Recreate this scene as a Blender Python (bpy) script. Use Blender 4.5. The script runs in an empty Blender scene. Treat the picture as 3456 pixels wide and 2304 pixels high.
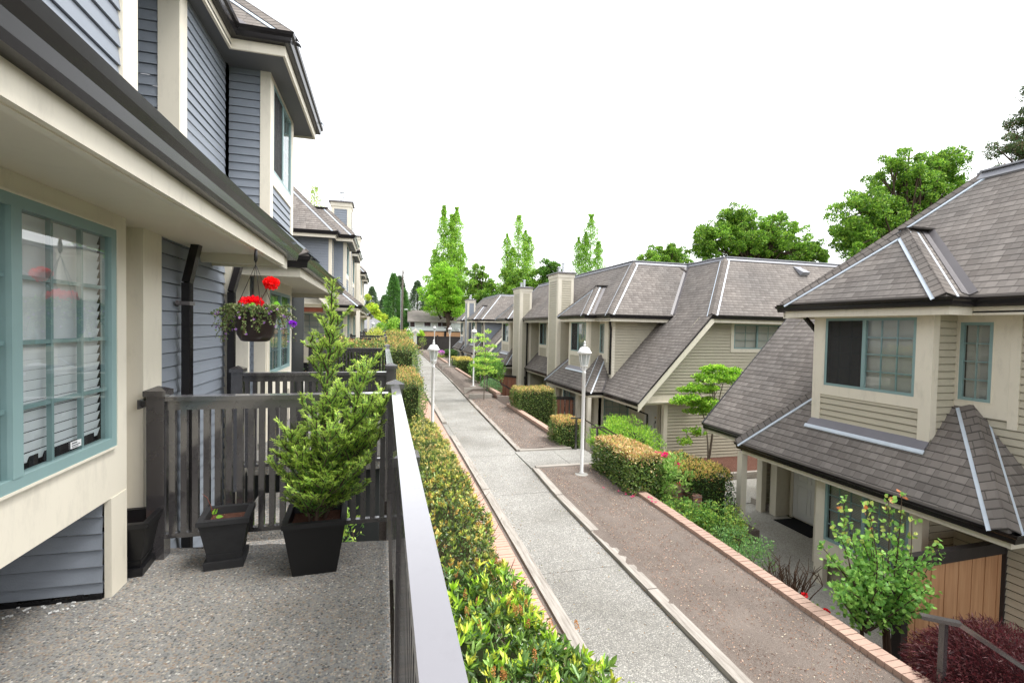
import bpy, bmesh, math, random
import numpy as np
from mathutils import Vector, Matrix
random.seed(7); RNG = np.random.default_rng(7)
S = bpy.context.scene; COL = S.collection
# ---------------------------------------------------------------- camera, sky, sun, exposure
EYE = Vector((0, 0, 1.56))
cd = bpy.data.cameras.new('camera'); cam = bpy.data.objects.new('camera', cd); COL.objects.link(cam)
cd.sensor_width = 36; cd.lens = 17.13; cd.clip_start = 0.05; cd.clip_end = 900
r_ = Vector((0.96657, -0.25559, 0.02034)).normalized(); b_ = Vector((-0.25610, -0.96623, 0.02856)).normalized()
u_ = b_.cross(r_).normalized(); r_ = u_.cross(b_)
cam.matrix_world = Matrix(((r_.x, u_.x, b_.x, EYE.x), (r_.y, u_.y, b_.y, EYE.y), (r_.z, u_.z, b_.z, EYE.z), (0, 0, 0, 1)))
S.camera = cam
W = bpy.data.worlds.new('World'); S.world = W; W.use_nodes = True
nt = W.node_tree; bg = nt.nodes['Background']
sky = nt.nodes.new('ShaderNodeTexSky'); sky.sky_type = 'NISHITA'; sky.sun_disc = False
SUN_EL, SUN_AZ = math.radians(62), math.radians(115)
sky.sun_elevation = SUN_EL; sky.sun_rotation = SUN_AZ; sky.dust_density = 1.5; sky.air_density = 1.0; sky.ozone_density = 1.0
hs = nt.nodes.new('ShaderNodeHueSaturation'); hs.inputs['Saturation'].default_value = 0.10
nt.links.new(sky.outputs[0], hs.inputs['Color']); nt.links.new(hs.outputs[0], bg.inputs[0]); bg.inputs[1].default_value = 0.15
sl = bpy.data.lights.new('sun', 'SUN'); so = bpy.data.objects.new('sun', sl); COL.objects.link(so)
sl.energy = 1.0; sl.angle = math.radians(25); sl.color = (1, .97, .92)
d_ = Vector((math.sin(SUN_AZ) * math.cos(SUN_EL), math.cos(SUN_AZ) * math.cos(SUN_EL), math.sin(SUN_EL)))
so.rotation_euler = d_.to_track_quat('Z', 'Y').to_euler(); so.location = (0, 0, 30)
S.view_settings.view_transform = 'Standard'; S.view_settings.look = 'None'; S.view_settings.gamma = 1
S.view_settings.exposure = 1.68
try:
    S.cycles.max_bounces = 6; S.cycles.transparent_max_bounces = 12; S.cycles.use_denoising = True
except Exception: pass

# ---------------------------------------------------------------- materials
MATS = {}
def newmat(name):
    m = bpy.data.materials.new(name); m.use_nodes = True; MATS[name] = m
    n = m.node_tree; return m, n, n.nodes['Principled BSDF'], n.nodes, n.links
def mixc(N, L, fac, a, b):
    x = N.new('ShaderNodeMix'); x.data_type = 'RGBA'
    for s, v in ((x.inputs[0], fac), (x.inputs[6], a), (x.inputs[7], b)):
        if hasattr(v, 'is_linked'): L.new(v, s)
        else: s.default_value = v if not isinstance(v, tuple) else (*v[:3], 1)
    return x.outputs[2]
def ramp(N, L, fac, stops):
    r = N.new('ShaderNodeValToRGB'); e = r.color_ramp.elements
    while len(e) < len(stops): e.new(0.5)
    for i, (p, c) in enumerate(stops): e[i].position = p; e[i].color = (*c[:3], 1)
    L.new(fac, r.inputs[0]); return r.outputs[0]
def noise(N, L, scale, detail=4, vec=None, rough=.55):
    t = N.new('ShaderNodeTexNoise'); t.inputs['Scale'].default_value = scale; t.inputs['Detail'].default_value = detail
    t.inputs['Roughness'].default_value = rough
    if vec is not None: L.new(vec, t.inputs['Vector'])
    return t
def bump(N, L, P, h, strength, dist=.01):
    b = N.new('ShaderNodeBump'); b.inputs['Strength'].default_value = strength; b.inputs['Distance'].default_value = dist
    L.new(h, b.inputs['Height']); L.new(b.outputs[0], P.inputs['Normal'])
def coords(N, L, scale=(1, 1, 1)):
    g = N.new('ShaderNodeTexCoord'); mp = N.new('ShaderNodeMapping'); mp.inputs['Scale'].default_value = scale
    L.new(g.outputs['Object'], mp.inputs['Vector']); return mp.outputs[0]
def paint(name, c, rough=.55, var=.12, vs=2.5, bs=60, bst=.15, stretch=(1, 1, 1), spec=.4, dirt=.0):
    m, n, P, N, L = newmat(name); v = coords(N, L, stretch)
    a = noise(N, L, vs, 6, v); lo = tuple(x * (1 - var) for x in c); hi = tuple(min(1, x * (1 + var)) for x in c)
    col = mixc(N, L, a.outputs[0], lo, hi)
    if dirt:
        d = noise(N, L, 9, 8, v, .7); rr = ramp(N, L, d.outputs[0], [(0, (0, 0, 0)), (.52, (0, 0, 0)), (.7, (1, 1, 1))])
        mm = N.new('ShaderNodeMath'); mm.operation = 'MULTIPLY'; mm.inputs[1].default_value = dirt; L.new(rr, mm.inputs[0])
        col = mixc(N, L, mm.outputs[0], col, tuple(x * .45 for x in c))
    L.new(col, P.inputs['Base Color']); P.inputs['Roughness'].default_value = rough; P.inputs['Specular IOR Level'].default_value = spec
    b = noise(N, L, bs, 5, v); bump(N, L, P, b.outputs[0], bst, .004); return m
paint('cream', (.73, .68, .57), .6, .06, 3, 90, .12, (1, 1, .35), .3, .22)
paint('cream_soffit', (.74, .685, .57), .65, .05, 3, 90, .12, (1, 1, 1), .2, .06)
paint('blue_siding', (.232, .258, .298), .55, .09, 3, 120, .25, (1, .3, 1), .35, .16)
paint('beige_siding', (.49, .452, .355), .55, .08, 3, 120, .25, (1, .3, 1), .3, .20)
paint('gutter', (.016, .0145, .0155), .22, .15, 4, 30, .04, (1, 1, 1), .35)
paint('rail_sky_sheen', (.20, .195, .215), .25, .10, 3, 60, .04, (1, 1, 1), .6, .12); MATS['rail_sky_sheen'].node_tree.nodes['Principled BSDF'].inputs['Coat Weight'].default_value = 1.0; MATS['rail_sky_sheen'].node_tree.nodes['Principled BSDF'].inputs['Coat Roughness'].default_value = .12; MATS['rail_sky_sheen'].node_tree.nodes['Principled BSDF'].inputs['Coat IOR'].default_value = 1.7  # rail paint lightened: sky reflection on the rail tops put into the base colour
paint('rail_paint', (.050, .046, .048), .22, .12, 5, 60, .04, (1, 1, 1), .5); MATS['rail_paint'].node_tree.nodes['Principled BSDF'].inputs['Coat Weight'].default_value = 1.0; MATS['rail_paint'].node_tree.nodes['Principled BSDF'].inputs['Coat Roughness'].default_value = .10; MATS['rail_paint'].node_tree.nodes['Principled BSDF'].inputs['Coat IOR'].default_value = 1.85
paint('teal', (.23, .345, .345), .4, .08, 5, 40, .05)
paint('white', (.78, .78, .77), .4, .04, 5, 40, .05, (1, 1, 1), .4, .15)
paint('white_door', (.72, .72, .69), .45, .03, 4, 40, .04)
paint('flash', (.55, .62, .70), .35, .2, 6, 30, .1, (1, 1, 1), .6)
paint('ridge_metal', (.26, .265, .29), .4, .12, 5, 30, .1, (1, 1, 1), .5)
paint('valley_metal', (.13, .12, .125), .4, .12, 5, 30, .1)
paint('black_pot', (.006, .006, .007), .45, .3, 6, 50, .1, (1, 1, 1), .4)
paint('grey_pot', (.028, .028, .030), .7, .5, 9, 60, .4, (1, 1, 1), .3, .5)
paint('brown_pot', (.022, .013, .013), .35, .3, 6, 50, .1)
paint('concrete', (.40, .39, .36), .85, .18, 3, 50, .5, (1, 1, 1), .2, .3)
paint('dark_wood', (.035, .030, .028), .6, .25, 5, 50, .3, (1, 1, 1), .3, .2)
paint('bark', (.085, .06, .045), .9, .45, 12, 45, .8, (1, 1, .35), .15)
paint('bark_grey', (.19, .16, .13), .9, .4, 10, 40, .8, (1, 1, .3), .15)
paint('twig', (.10, .065, .045), .85, .3, 12, 45, .4, (1, 1, 1), .15)
paint('red_twig', (.16, .05, .035), .8, .3, 12, 45, .3)
paint('core', (.034, .044, .018), .95, .5, 14, 30, .8, (1, 1, 1), .05)
paint('core_maple', (.028, .010, .012), .95, .5, 14, 30, .8, (1, 1, 1), .05)
paint('rubber', (.012, .012, .013), .9, .3, 30, 300, .8, (1, 1, 1), .1)
paint('hose', (.11, .075, .06), .6, .3, 10, 60, .2)
paint('pole_wood', (.20, .17, .15), .9, .3, 5, 30, .5, (1, 1, .15), .1)
paint('steel', (.5, .52, .54), .3, .1, 6, 40, .05); MATS['steel'].node_tree.nodes['Principled BSDF'].inputs['Metallic'].default_value = .8
paint('brass', (.6, .42, .15), .3, .1, 6, 40, .05); MATS['brass'].node_tree.nodes['Principled BSDF'].inputs['Metallic'].default_value = .9
paint('shade_red', (.32, .10, .06), .8, .15, 6, 60, .2)
paint('far_white', (.80, .82, .82), .6, .05, 2, 30, .1)
paint('far_brown', (.055, .028, .030), .6, .15, 2, 30, .1)
paint('far_roof', (.27, .24, .22), .9, .3, 1.2, 8, .5, (1, 1, 1), .1, .3)
paint('grey_roof', (.20, .20, .21), .9, .2, 1.2, 8, .4)
paint('petal_red', (.75, .012, .012), .5, .2, 40, 60, .2)
paint('petal_pink', (.72, .03, .16), .5, .25, 40, 60, .2)
paint('petal_purple', (.15, .02, .40), .5, .2, 40, 60, .2)
paint('petal_lilac', (.38, .27, .62), .5, .2, 40, 60, .2)
paint('petal_orange', (.85, .30, .10), .5, .2, 40, 60, .2)
paint('sticker', (.75, .76, .76), .4, .02, 5, 40, .02)
paint('ink', (.03, .04, .05), .5, .02, 5, 40, .02)
paint('ink_red', (.5, .03, .04), .5, .02, 5, 40, .02)
paint('sill_metal', (.16, .155, .175), .35, .12, 5, 30, .1)
paint('slat', (.86, .88, .90), .5, .03, 5, 40, .02)
paint('slat_warm', (.58, .57, .52), .55, .03, 5, 40, .02)
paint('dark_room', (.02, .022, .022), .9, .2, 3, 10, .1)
paint('screen', (.06, .06, .06), .85, .1, 60, 200, .1)
# timber
m, n, P, N, L = newmat('timber'); v = coords(N, L, (18, 1.2, 18)); a = noise(N, L, 1.5, 8, v, .7)
L.new(ramp(N, L, a.outputs[0], [(.2, (.12, .10, .085)), (.5, (.37, .335, .295)), (.8, (.55, .515, .47))]), P.inputs['Base Color'])
P.inputs['Roughness'].default_value = .85; bump(N, L, P, a.outputs[0], .6, .01)
m, n, P, N, L = newmat('timber_x'); v = coords(N, L, (1.2, 18, 18)); a = noise(N, L, 1.5, 8, v, .7)
L.new(ramp(N, L, a.outputs[0], [(.2, (.12, .10, .085)), (.5, (.37, .335, .295)), (.8, (.55, .515, .47))]), P.inputs['Base Color'])
P.inputs['Roughness'].default_value = .85; bump(N, L, P, a.outputs[0], .6, .01)
# cedar boards
m, n, P, N, L = newmat('cedar'); v = coords(N, L, (14, 14, .8)); a = noise(N, L, 1.3, 8, v, .65)
g = N.new('ShaderNodeTexCoord'); oi = noise(N, L, .9, 2, coords(N, L, (5, 5, .05)))
c1 = ramp(N, L, a.outputs[0], [(.25, (.28, .13, .055)), (.5, (.55, .31, .16)), (.8, (.70, .46, .27))])
L.new(mixc(N, L, oi.outputs[0], c1, (.42, .21, .10)), P.inputs['Base Color']); P.inputs['Roughness'].default_value = .7; bump(N, L, P, a.outputs[0], .3, .004)
m, n, P, N, L = newmat('cedar_red'); v = coords(N, L, (14, 14, .8)); a = noise(N, L, 1.3, 8, v, .65)
L.new(ramp(N, L, a.outputs[0], [(.25, (.14, .05, .03)), (.5, (.30, .125, .075)), (.8, (.42, .21, .135))]), P.inputs['Base Color']); P.inputs['Roughness'].default_value = .7
# exposed aggregate
def aggregate(name, scale, stops, patch, rough=.8):
    m, n, P, N, L = newmat(name); v = coords(N, L)
    vo = N.new('ShaderNodeTexVoronoi'); vo.inputs['Scale'].default_value = scale; L.new(v, vo.inputs['Vector'])
    sep = N.new('ShaderNodeSeparateColor'); L.new(vo.outputs['Color'], sep.inputs[0])
    peb = ramp(N, L, sep.outputs[0], stops)
    gap = ramp(N, L, vo.outputs['Distance'], [(0, (0, 0, 0)), (.50, (0, 0, 0)), (.72, (1, 1, 1))])
    col = mixc(N, L, gap, peb, patch[2])
    pn = noise(N, L, patch[0], 5, v); pr = ramp(N, L, pn.outputs[0], [(.3, (0, 0, 0)), (.7, (1, 1, 1))])
    mul = N.new('ShaderNodeMix'); mul.data_type = 'RGBA'; mul.blend_type = 'MULTIPLY'; mul.inputs[0].default_value = 1
    L.new(col, mul.inputs[6]); L.new(mixc(N, L, pr, patch[1], (1, 1, 1)), mul.inputs[7])
    L.new(mul.outputs[2], P.inputs['Base Color']); P.inputs['Roughness'].default_value = rough
    inv = N.new('ShaderNodeMath'); inv.operation = 'SUBTRACT'; inv.inputs[0].default_value = 1; L.new(vo.outputs['Distance'], inv.inputs[1])
    bump(N, L, P, inv.outputs[0], .8, .006)
aggregate('deck_agg', 90, [(0, (.06, .06, .065)), (.25, (.27, .26, .24)), (.5, (.14, .15, .16)), (.7, (.38, .34, .28)), (.9, (.24, .17, .12)), (1, (.60, .58, .54))], (.8, (.66, .65, .63), (.26, .26, .25)))
aggregate('path_agg', 85, [(0, (.15, .145, .135)), (.25, (.38, .365, .335)), (.5, (.25, .245, .235)), (.75, (.47, .45, .40)), (1, (.68, .66, .61))], (.7, (.62, .61, .59), (.30, .292, .27)))
aggregate('court_agg', 60, [(0, (.24, .23, .21)), (.5, (.40, .385, .35)), (1, (.52, .50, .45))], (.7, (.72, .70, .66), (.40, .385, .35)))
# soil / mulch
def soil(name, c0, c1, c2, chip, chipd):
    m, n, P, N, L = newmat(name); v = coords(N, L)
    a = noise(N, L, 1.3, 9, v, .72); b = noise(N, L, 55, 6, v, .7)
    col = mixc(N, L, ramp(N, L, b.outputs[0], [(.3, (0, 0, 0)), (.7, (1, 1, 1))]), ramp(N, L, a.outputs[0], [(.3, c0), (.7, c1)]), c2)
    vo = N.new('ShaderNodeTexVoronoi'); vo.inputs['Scale'].default_value = 42; vo.inputs['Randomness'].default_value = 1
    mp = coords(N, L, (1, .55, 1)); wv = N.new('ShaderNodeVectorMath'); wv.operation = 'ADD'; L.new(mp, wv.inputs[0]); nz = noise(N, L, 7, 2, v); L.new(nz.outputs['Color'], wv.inputs[1]); L.new(wv.outputs[0], vo.inputs['Vector'])
    sep = N.new('ShaderNodeSeparateColor'); L.new(vo.outputs['Color'], sep.inputs[0])
    pick = N.new('ShaderNodeMath'); pick.operation = 'GREATER_THAN'; pick.inputs[1].default_value = chipd; L.new(sep.outputs[0], pick.inputs[0])
    near = N.new('ShaderNodeMath'); near.operation = 'LESS_THAN'; near.inputs[1].default_value = .30; L.new(vo.outputs['Distance'], near.inputs[0])
    mu = N.new('ShaderNodeMath'); mu.operation = 'MULTIPLY'; L.new(pick.outputs[0], mu.inputs[0]); L.new(near.outputs[0], mu.inputs[1])
    L.new(mixc(N, L, mu.outputs[0], col, chip), P.inputs['Base Color']); P.inputs['Roughness'].default_value = .95; P.inputs['Specular IOR Level'].default_value = .15
    ad = N.new('ShaderNodeMath'); ad.operation = 'ADD'; L.new(b.outputs[0], ad.inputs[0]); L.new(mu.outputs[0], ad.inputs[1]); bump(N, L, P, ad.outputs[0], .9, .012)
soil('soil', (.080, .061, .050), (.215, .178, .152), (.235, .195, .168), (.50, .46, .42), .76)
soil('mulch', (.06, .025, .018), (.13, .06, .045), (.17, .085, .06), (.28, .17, .13), .75)
soil('potting_soil', (.05, .02, .014), (.12, .045, .03), (.14, .07, .05), (.4, .3, .2), .93)
soil('grass_ground', (.05, .08, .025), (.07, .12, .03), (.10, .12, .05), (.1, .14, .05), .9)
# bricks
def brickmat(name, c1, c2, mortar, sx, sy, off=.5, ms=.012, uv=False):
    m, n, P, N, L = newmat(name); g = N.new('ShaderNodeTexCoord')
    t = N.new('ShaderNodeTexBrick'); t.offset = off; t.inputs['Scale'].default_value = 1; t.inputs['Brick Width'].default_value = sx; t.inputs['Row Height'].default_value = sy
    t.inputs['Mortar Size'].default_value = ms; t.inputs['Color1'].default_value = (*c1, 1); t.inputs['Color2'].default_value = (*c2, 1); t.inputs['Mortar'].default_value = (*mortar, 1)
    t.inputs['Bias'].default_value = 0; L.new(g.outputs['UV'], t.inputs['Vector'])
    nz = noise(N, L, 12, 6, g.outputs['Object']); mul = N.new('ShaderNodeMix'); mul.data_type = 'RGBA'; mul.blend_type = 'MULTIPLY'; mul.inputs[0].default_value = .5
    L.new(t.outputs['Color'], mul.inputs[6]); L.new(nz.outputs['Color'], mul.inputs[7])
    L.new(mixc(N, L, nz.outputs[0], t.outputs['Color'], mul.outputs[2]), P.inputs['Base Color']); P.inputs['Roughness'].default_value = .85
    inv = N.new('ShaderNodeMath'); inv.operation = 'SUBTRACT'; inv.inputs[0].default_value = 1; L.new(t.outputs['Fac'], inv.inputs[1]); bump(N, L, P, inv.outputs[0], .7, .008)
brickmat('brick', (.27, .11, .075), (.36, .16, .11), (.32, .26, .22), .21, .075)
paint('brick_tan', (.47, .325, .26), .85, .25, 5, 40, .4, (1, 1, 1), .15, .25)
paint('brick_pink', (.58, .36, .285), .85, .2, 5, 40, .4, (1, 1, 1), .15, .2)
# shingles: UV.x along the eave, UV.y up the slope
def shingle(name, cols, row=.135, wid=.21):
    m, n, P, N, L = newmat(name); g = N.new('ShaderNodeTexCoord'); sx = N.new('ShaderNodeSeparateXYZ'); L.new(g.outputs['UV'], sx.inputs[0])
    def M(op, a, b=None):
        k = N.new('ShaderNodeMath'); k.operation = op
        for i, q in ((0, a), (1, b)):
            if q is None: continue
            if hasattr(q, 'is_linked'): L.new(q, k.inputs[i])
            else: k.inputs[i].default_value = q
        return k.outputs[0]
    ry = M('DIVIDE', sx.outputs[1], row); rid = M('FLOOR', ry); fy = M('SUBTRACT', ry, rid)
    w1 = N.new('ShaderNodeTexWhiteNoise'); w1.noise_dimensions = '1D'; L.new(rid, w1.inputs['W'])
    rx = M('ADD', M('DIVIDE', sx.outputs[0], wid), M('MULTIPLY', w1.outputs['Value'], 7.0))
    cid = M('FLOOR', rx); fx = M('SUBTRACT', rx, cid)
    cv = N.new('ShaderNodeCombineXYZ'); L.new(cid, cv.inputs[0]); L.new(rid, cv.inputs[1])
    w2 = N.new('ShaderNodeTexWhiteNoise'); w2.noise_dimensions = '2D'; L.new(cv.outputs[0], w2.inputs['Vector'])
    w3 = N.new('ShaderNodeTexWhiteNoise'); w3.noise_dimensions = '3D'; L.new(w2.outputs['Color'], w3.inputs['Vector'])
    # tab split at a random place inside the cell
    sp = M('ADD', M('MULTIPLY', w3.outputs['Value'], .5), .3); half = M('GREATER_THAN', fx, sp)
    tone = M('ADD', M('MULTIPLY', w2.outputs['Value'], .7), M('MULTIPLY', half, .3))
    col = ramp(N, L, tone, cols)
    big = noise(N, L, .7, 4, g.outputs['Object']); gr = noise(N, L, 160, 3, g.outputs['Object'])
    col = mixc(N, L, M('MULTIPLY', gr.outputs[0], .5), col, tuple(x * .55 for x in cols[1][1]))
    mul = N.new('ShaderNodeMix'); mul.data_type = 'RGBA'; mul.blend_type = 'MULTIPLY'; mul.inputs[0].default_value = 1
    L.new(col, mul.inputs[6]); L.new(ramp(N, L, big.outputs[0], [(.3, (.80, .80, .80)), (.7, (1.08, 1.05, 1.02))]), mul.inputs[7])
    edge = M('LESS_THAN', fy, .10); vj = M('LESS_THAN', M('ABSOLUTE', M('SUBTRACT', fx, .5)), .5)
    slot = M('LESS_THAN', fx, .035); lowt = M('MULTIPLY', half, M('LESS_THAN', fy, .20))
    dark = M('MAXIMUM', M('MULTIPLY', edge, .75), M('MAXIMUM', M('MULTIPLY', slot, .45), M('MULTIPLY', lowt, .35)))
    L.new(mixc(N, L, dark, mul.outputs[2], (.02, .018, .017)), P.inputs['Base Color'])
    P.inputs['Roughness'].default_value = .92; P.inputs['Specular IOR Level'].default_value = .2
    h = M('ADD', M('MULTIPLY', M('SUBTRACT', 1, fy), 1.0), M('MULTIPLY', half, -.25)); h2 = M('MULTIPLY', h, M('SUBTRACT', 1, M('MULTIPLY', edge, .9)))
    bump(N, L, P, M('ADD', h2, M('MULTIPLY', gr.outputs[0], .12)), .8, .014)
shingle('shingle', [(0, (.170, .153, .142)), (.35, (.215, .196, .182)), (.7, (.25, .229, .213)), (1, (.30, .276, .257))])
shingle('shingle_cap', [(0, (.17, .152, .14)), (.5, (.215, .195, .18)), (1, (.255, .232, .214))], .14, .9)
# glass
m, n, P, N, L = newmat('glass'); out = [q for q in N if q.type == 'OUTPUT_MATERIAL'][0]
tr = N.new('ShaderNodeBsdfTransparent'); tr.inputs[0].default_value = (.93, .96, .96, 1); gl = N.new('ShaderNodeBsdfGlossy'); gl.inputs['Roughness'].default_value = .02
lw = N.new('ShaderNodeLayerWeight'); lw.inputs[0].default_value = .5; mr = N.new('ShaderNodeMapRange'); mr.inputs[3].default_value = .10; mr.inputs[4].default_value = .75; mx = N.new('ShaderNodeMixShader')
pw = N.new('ShaderNodeMath'); pw.operation = 'POWER'; pw.inputs[1].default_value = 2.2; L.new(lw.outputs['Facing'], pw.inputs[0]); L.new(pw.outputs[0], mr.inputs[0]); L.new(mr.outputs[0], mx.inputs[0]); L.new(tr.outputs[0], mx.inputs[1]); L.new(gl.outputs[0], mx.inputs[2]); L.new(mx.outputs[0], out.inputs[0])
m, n, P, N, L = newmat('lamp_glass'); P.inputs['Base Color'].default_value = (.62, .66, .66, 1); P.inputs['Roughness'].default_value = .25; P.inputs['Transmission Weight'].default_value = .5; P.inputs['Alpha'].default_value = .75
nz = noise(N, L, 60, 3, coords(N, L)); bump(N, L, P, nz.outputs[0], .6, .01)
m, n, P, N, L = newmat('bulb'); P.inputs['Base Color'].default_value = (.8, .8, .75, 1); P.inputs['Roughness'].default_value = .3
# leaves: colour attribute carried by each leaf
def leafmat(name, trans=.35, rough=.45, spec=.35):
    m, n, P, N, L = newmat(name); at = N.new('ShaderNodeAttribute'); at.attribute_name = 'tint'
    P.inputs['Roughness'].default_value = rough; P.inputs['Specular IOR Level'].default_value = spec
    L.new(at.outputs['Color'], P.inputs['Base Color']); t = N.new('ShaderNodeBsdfTranslucent'); L.new(at.outputs['Color'], t.inputs[0])
    mx = N.new('ShaderNodeMixShader'); mx.inputs[0].default_value = trans; out = [q for q in N if q.type == 'OUTPUT_MATERIAL'][0]
    L.new(P.outputs[0], mx.inputs[1]); L.new(t.outputs[0], mx.inputs[2]); L.new(mx.outputs[0], out.inputs[0])
leafmat('leaf'); leafmat('leaf_gloss', .2, .25, .6); leafmat('needle', .35, .6, .2)

# ---------------------------------------------------------------- mesh helpers (all geometry is written in world metres)
AUTOSPLIT = {'trim', 'corner_post', 'corner_board', 'bracket', 'window', 'fascia', 'top_rail', 'eave_soffit', 'soffit', 'soffit_joint', 'sill_box', 'post', 'timber_border', 'balcony_rail'}
def nrm(v): v = np.asarray(v, float); return v / (np.linalg.norm(v) + 1e-12)
class MB:
    def __init__(s): s.v = []; s.f = []; s.uv = []; s.mi = []; s.m = 0; s.cuts = [0]
    def cut(s):
        if len(s.f) != s.cuts[-1]: s.cuts.append(len(s.f))
    def face(s, pts, uv=None):
        i = len(s.v); s.v += [tuple(map(float, p)) for p in pts]; s.f.append(tuple(range(i, i + len(pts)))); s.uv.append(uv); s.mi.append(s.m)
    def hexa(s, c):
        for q in ((0, 3, 2, 1), (4, 5, 6, 7), (0, 1, 5, 4), (1, 2, 6, 5), (2, 3, 7, 6), (3, 0, 4, 7)): s.face([c[k] for k in q])
    def box(s, x0, x1, y0, y1, z0, z1):
        s.hexa([(x0, y0, z0), (x1, y0, z0), (x1, y1, z0), (x0, y1, z0), (x0, y0, z1), (x1, y0, z1), (x1, y1, z1), (x0, y1, z1)])
    def fbox(s, F, a0, a1, b0, b1, c0, c1):
        s.hexa([F(a0, b0, c0), F(a1, b0, c0), F(a1, b1, c0), F(a0, b1, c0), F(a0, b0, c1), F(a1, b0, c1), F(a1, b1, c1), F(a0, b1, c1)])
    def bar(s, p, q, w, h, up=(0, 0, 1)):
        p = np.array(p, float); q = np.array(q, float); d = nrm(q - p); sd = np.cross(d, up)
        if np.linalg.norm(sd) < 1e-6: sd = np.array([1., 0, 0])
        sd = nrm(sd); u = np.cross(sd, d); a = sd * w / 2; b = u * h / 2
        s.hexa([p - a - b, p + a - b, q + a - b, q - a - b, p - a + b, p + a + b, q + a + b, q - a + b])
    def tube(s, pts, rs, n=6, cap=True):
        pts = [np.array(p, float) for p in pts]; rs = rs if hasattr(rs, '__len__') else [rs] * len(pts); rings = []
        ref = np.array([.31, .17, .93])
        for i, p in enumerate(pts):
            d = nrm(pts[min(i + 1, len(pts) - 1)] - pts[max(i - 1, 0)]); a = np.cross(d, ref)
            if np.linalg.norm(a) < .1: a = np.cross(d, (1, 0, 0))
            a = nrm(a); b = np.cross(d, a); k = len(s.v)
            for j in range(n):
                t = 2 * math.pi * j / n; s.v.append(tuple(p + rs[i] * (math.cos(t) * a + math.sin(t) * b)))
            rings.append(k)
        for i in range(len(rings) - 1):
            for j in range(n):
                s.f.append((rings[i] + j, rings[i] + (j + 1) % n, rings[i + 1] + (j + 1) % n, rings[i + 1] + j)); s.uv.append(None); s.mi.append(s.m)
        if cap:
            for k in (rings[0], rings[-1]): s.f.append(tuple(range(k, k + n))); s.uv.append(None); s.mi.append(s.m)
    def lathe(s, c, prof, n=16, sq=False, rot=0):
        k0 = []
        for (r, z) in prof:
            k0.append(len(s.v))
            for j in range(n):
                t = 2 * math.pi * (j + (.5 if sq else 0)) / n + rot; s.v.append((c[0] + r * math.cos(t), c[1] + r * math.sin(t), c[2] + z))
        for i in range(len(prof) - 1):
            for j in range(n):
                s.f.append((k0[i] + j, k0[i] + (j + 1) % n, k0[i + 1] + (j + 1) % n, k0[i + 1] + j)); s.uv.append(None); s.mi.append(s.m)
        s.f.append(tuple(range(k0[0], k0[0] + n))); s.f.append(tuple(range(k0[-1], k0[-1] + n))); s.uv += [None, None]; s.mi += [s.m, s.m]
    def build(s, name, mat, parent=None, smooth=False):
        if name in AUTOSPLIT and 6 < len(s.f) < 1600 and len(s.cuts) == 1:
            B = np.array([[np.min([s.v[i] for i in f], 0), np.max([s.v[i] for i in f], 0)] for f in s.f]); lo, hi = B[:, 0] - .015, B[:, 1] + .015; n = len(B); lab = np.arange(n)
            T = np.all((lo[:, None] <= hi[None]) & (hi[:, None] >= lo[None]), 2)
            while True:
                new = np.array([lab[T[i]].min() for i in range(n)]); new = new[new]
                if (new == lab).all(): break
                lab = new
            gs = sorted(set(lab))
            if 1 < len(gs) < 60:
                first = None
                for g_ in gs:
                    q = MB()
                    for j in np.nonzero(lab == g_)[0]: q.f.append(tuple(range(len(q.v), len(q.v) + len(s.f[j])))); q.v += [s.v[i] for i in s.f[j]]; q.uv.append(s.uv[j]); q.mi.append(s.mi[j])
                    q.cuts = [0, len(q.f)]; o = q.build(name, mat, parent, smooth); first = first or o
                return first
        if len(s.cuts) > 1:
            cu = s.cuts + ([len(s.f)] if s.cuts[-1] != len(s.f) else []); first = None
            if len(cu) == 2: cu = None
        if len(s.cuts) > 1 and cu:
            for a, b in zip(cu[:-1], cu[1:]):
                q = MB(); mp = {}
                for f, u, mi in zip(s.f[a:b], s.uv[a:b], s.mi[a:b]):
                    for i in f:
                        if i not in mp: mp[i] = len(q.v); q.v.append(s.v[i])
                    q.f.append(tuple(mp[i] for i in f)); q.uv.append(u); q.mi.append(mi)
                o = q.build(name, mat, parent, smooth); first = first or o
            return first
        me = bpy.data.meshes.new(name); off = base_of(parent)
        vv = [(a - off[0], b - off[1], c - off[2]) for a, b, c in s.v]
        me.from_pydata(vv, [], s.f)
        if any(u is not None for u in s.uv):
            ul = me.uv_layers.new(name='UVMap').data; k = 0
            for f, u in zip(s.f, s.uv):
                for j in range(len(f)): ul[k].uv = u[j] if u else (0, 0); k += 1
        for mm in (mat if isinstance(mat, (list, tuple)) else [mat]): me.materials.append(MATS[mm] if isinstance(mm, str) else mm)
        if any(s.mi): me.polygons.foreach_set('material_index', s.mi)
        if smooth: me.polygons.foreach_set('use_smooth', [True] * len(s.f))
        bm = bmesh.new(); bm.from_mesh(me); bmesh.ops.recalc_face_normals(bm, faces=bm.faces) if not any(u is not None for u in s.uv) else None; bm.to_mesh(me); bm.free()
        me.update(); o = bpy.data.objects.new(name, me); COL.objects.link(o)
        if parent is not None: o.parent = parent
        return o
def base_of(p):
    off = np.zeros(3)
    while p is not None: off += np.array(p.location); p = p.parent
    return off
def tag(o, label=None, cat=None, group=None, kind=None):
    if label: o['label'] = label
    if cat: o['category'] = cat
    if group: o['group'] = group
    if kind: o['kind'] = kind
    return o
def thing(name, loc, label, cat, group=None):
    o = bpy.data.objects.new(name, None); COL.objects.link(o); o.location = loc; o.empty_display_size = .1; return tag(o, label, cat, group)
def kids(o): return [c for c in bpy.data.objects if c.parent == o]
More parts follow.
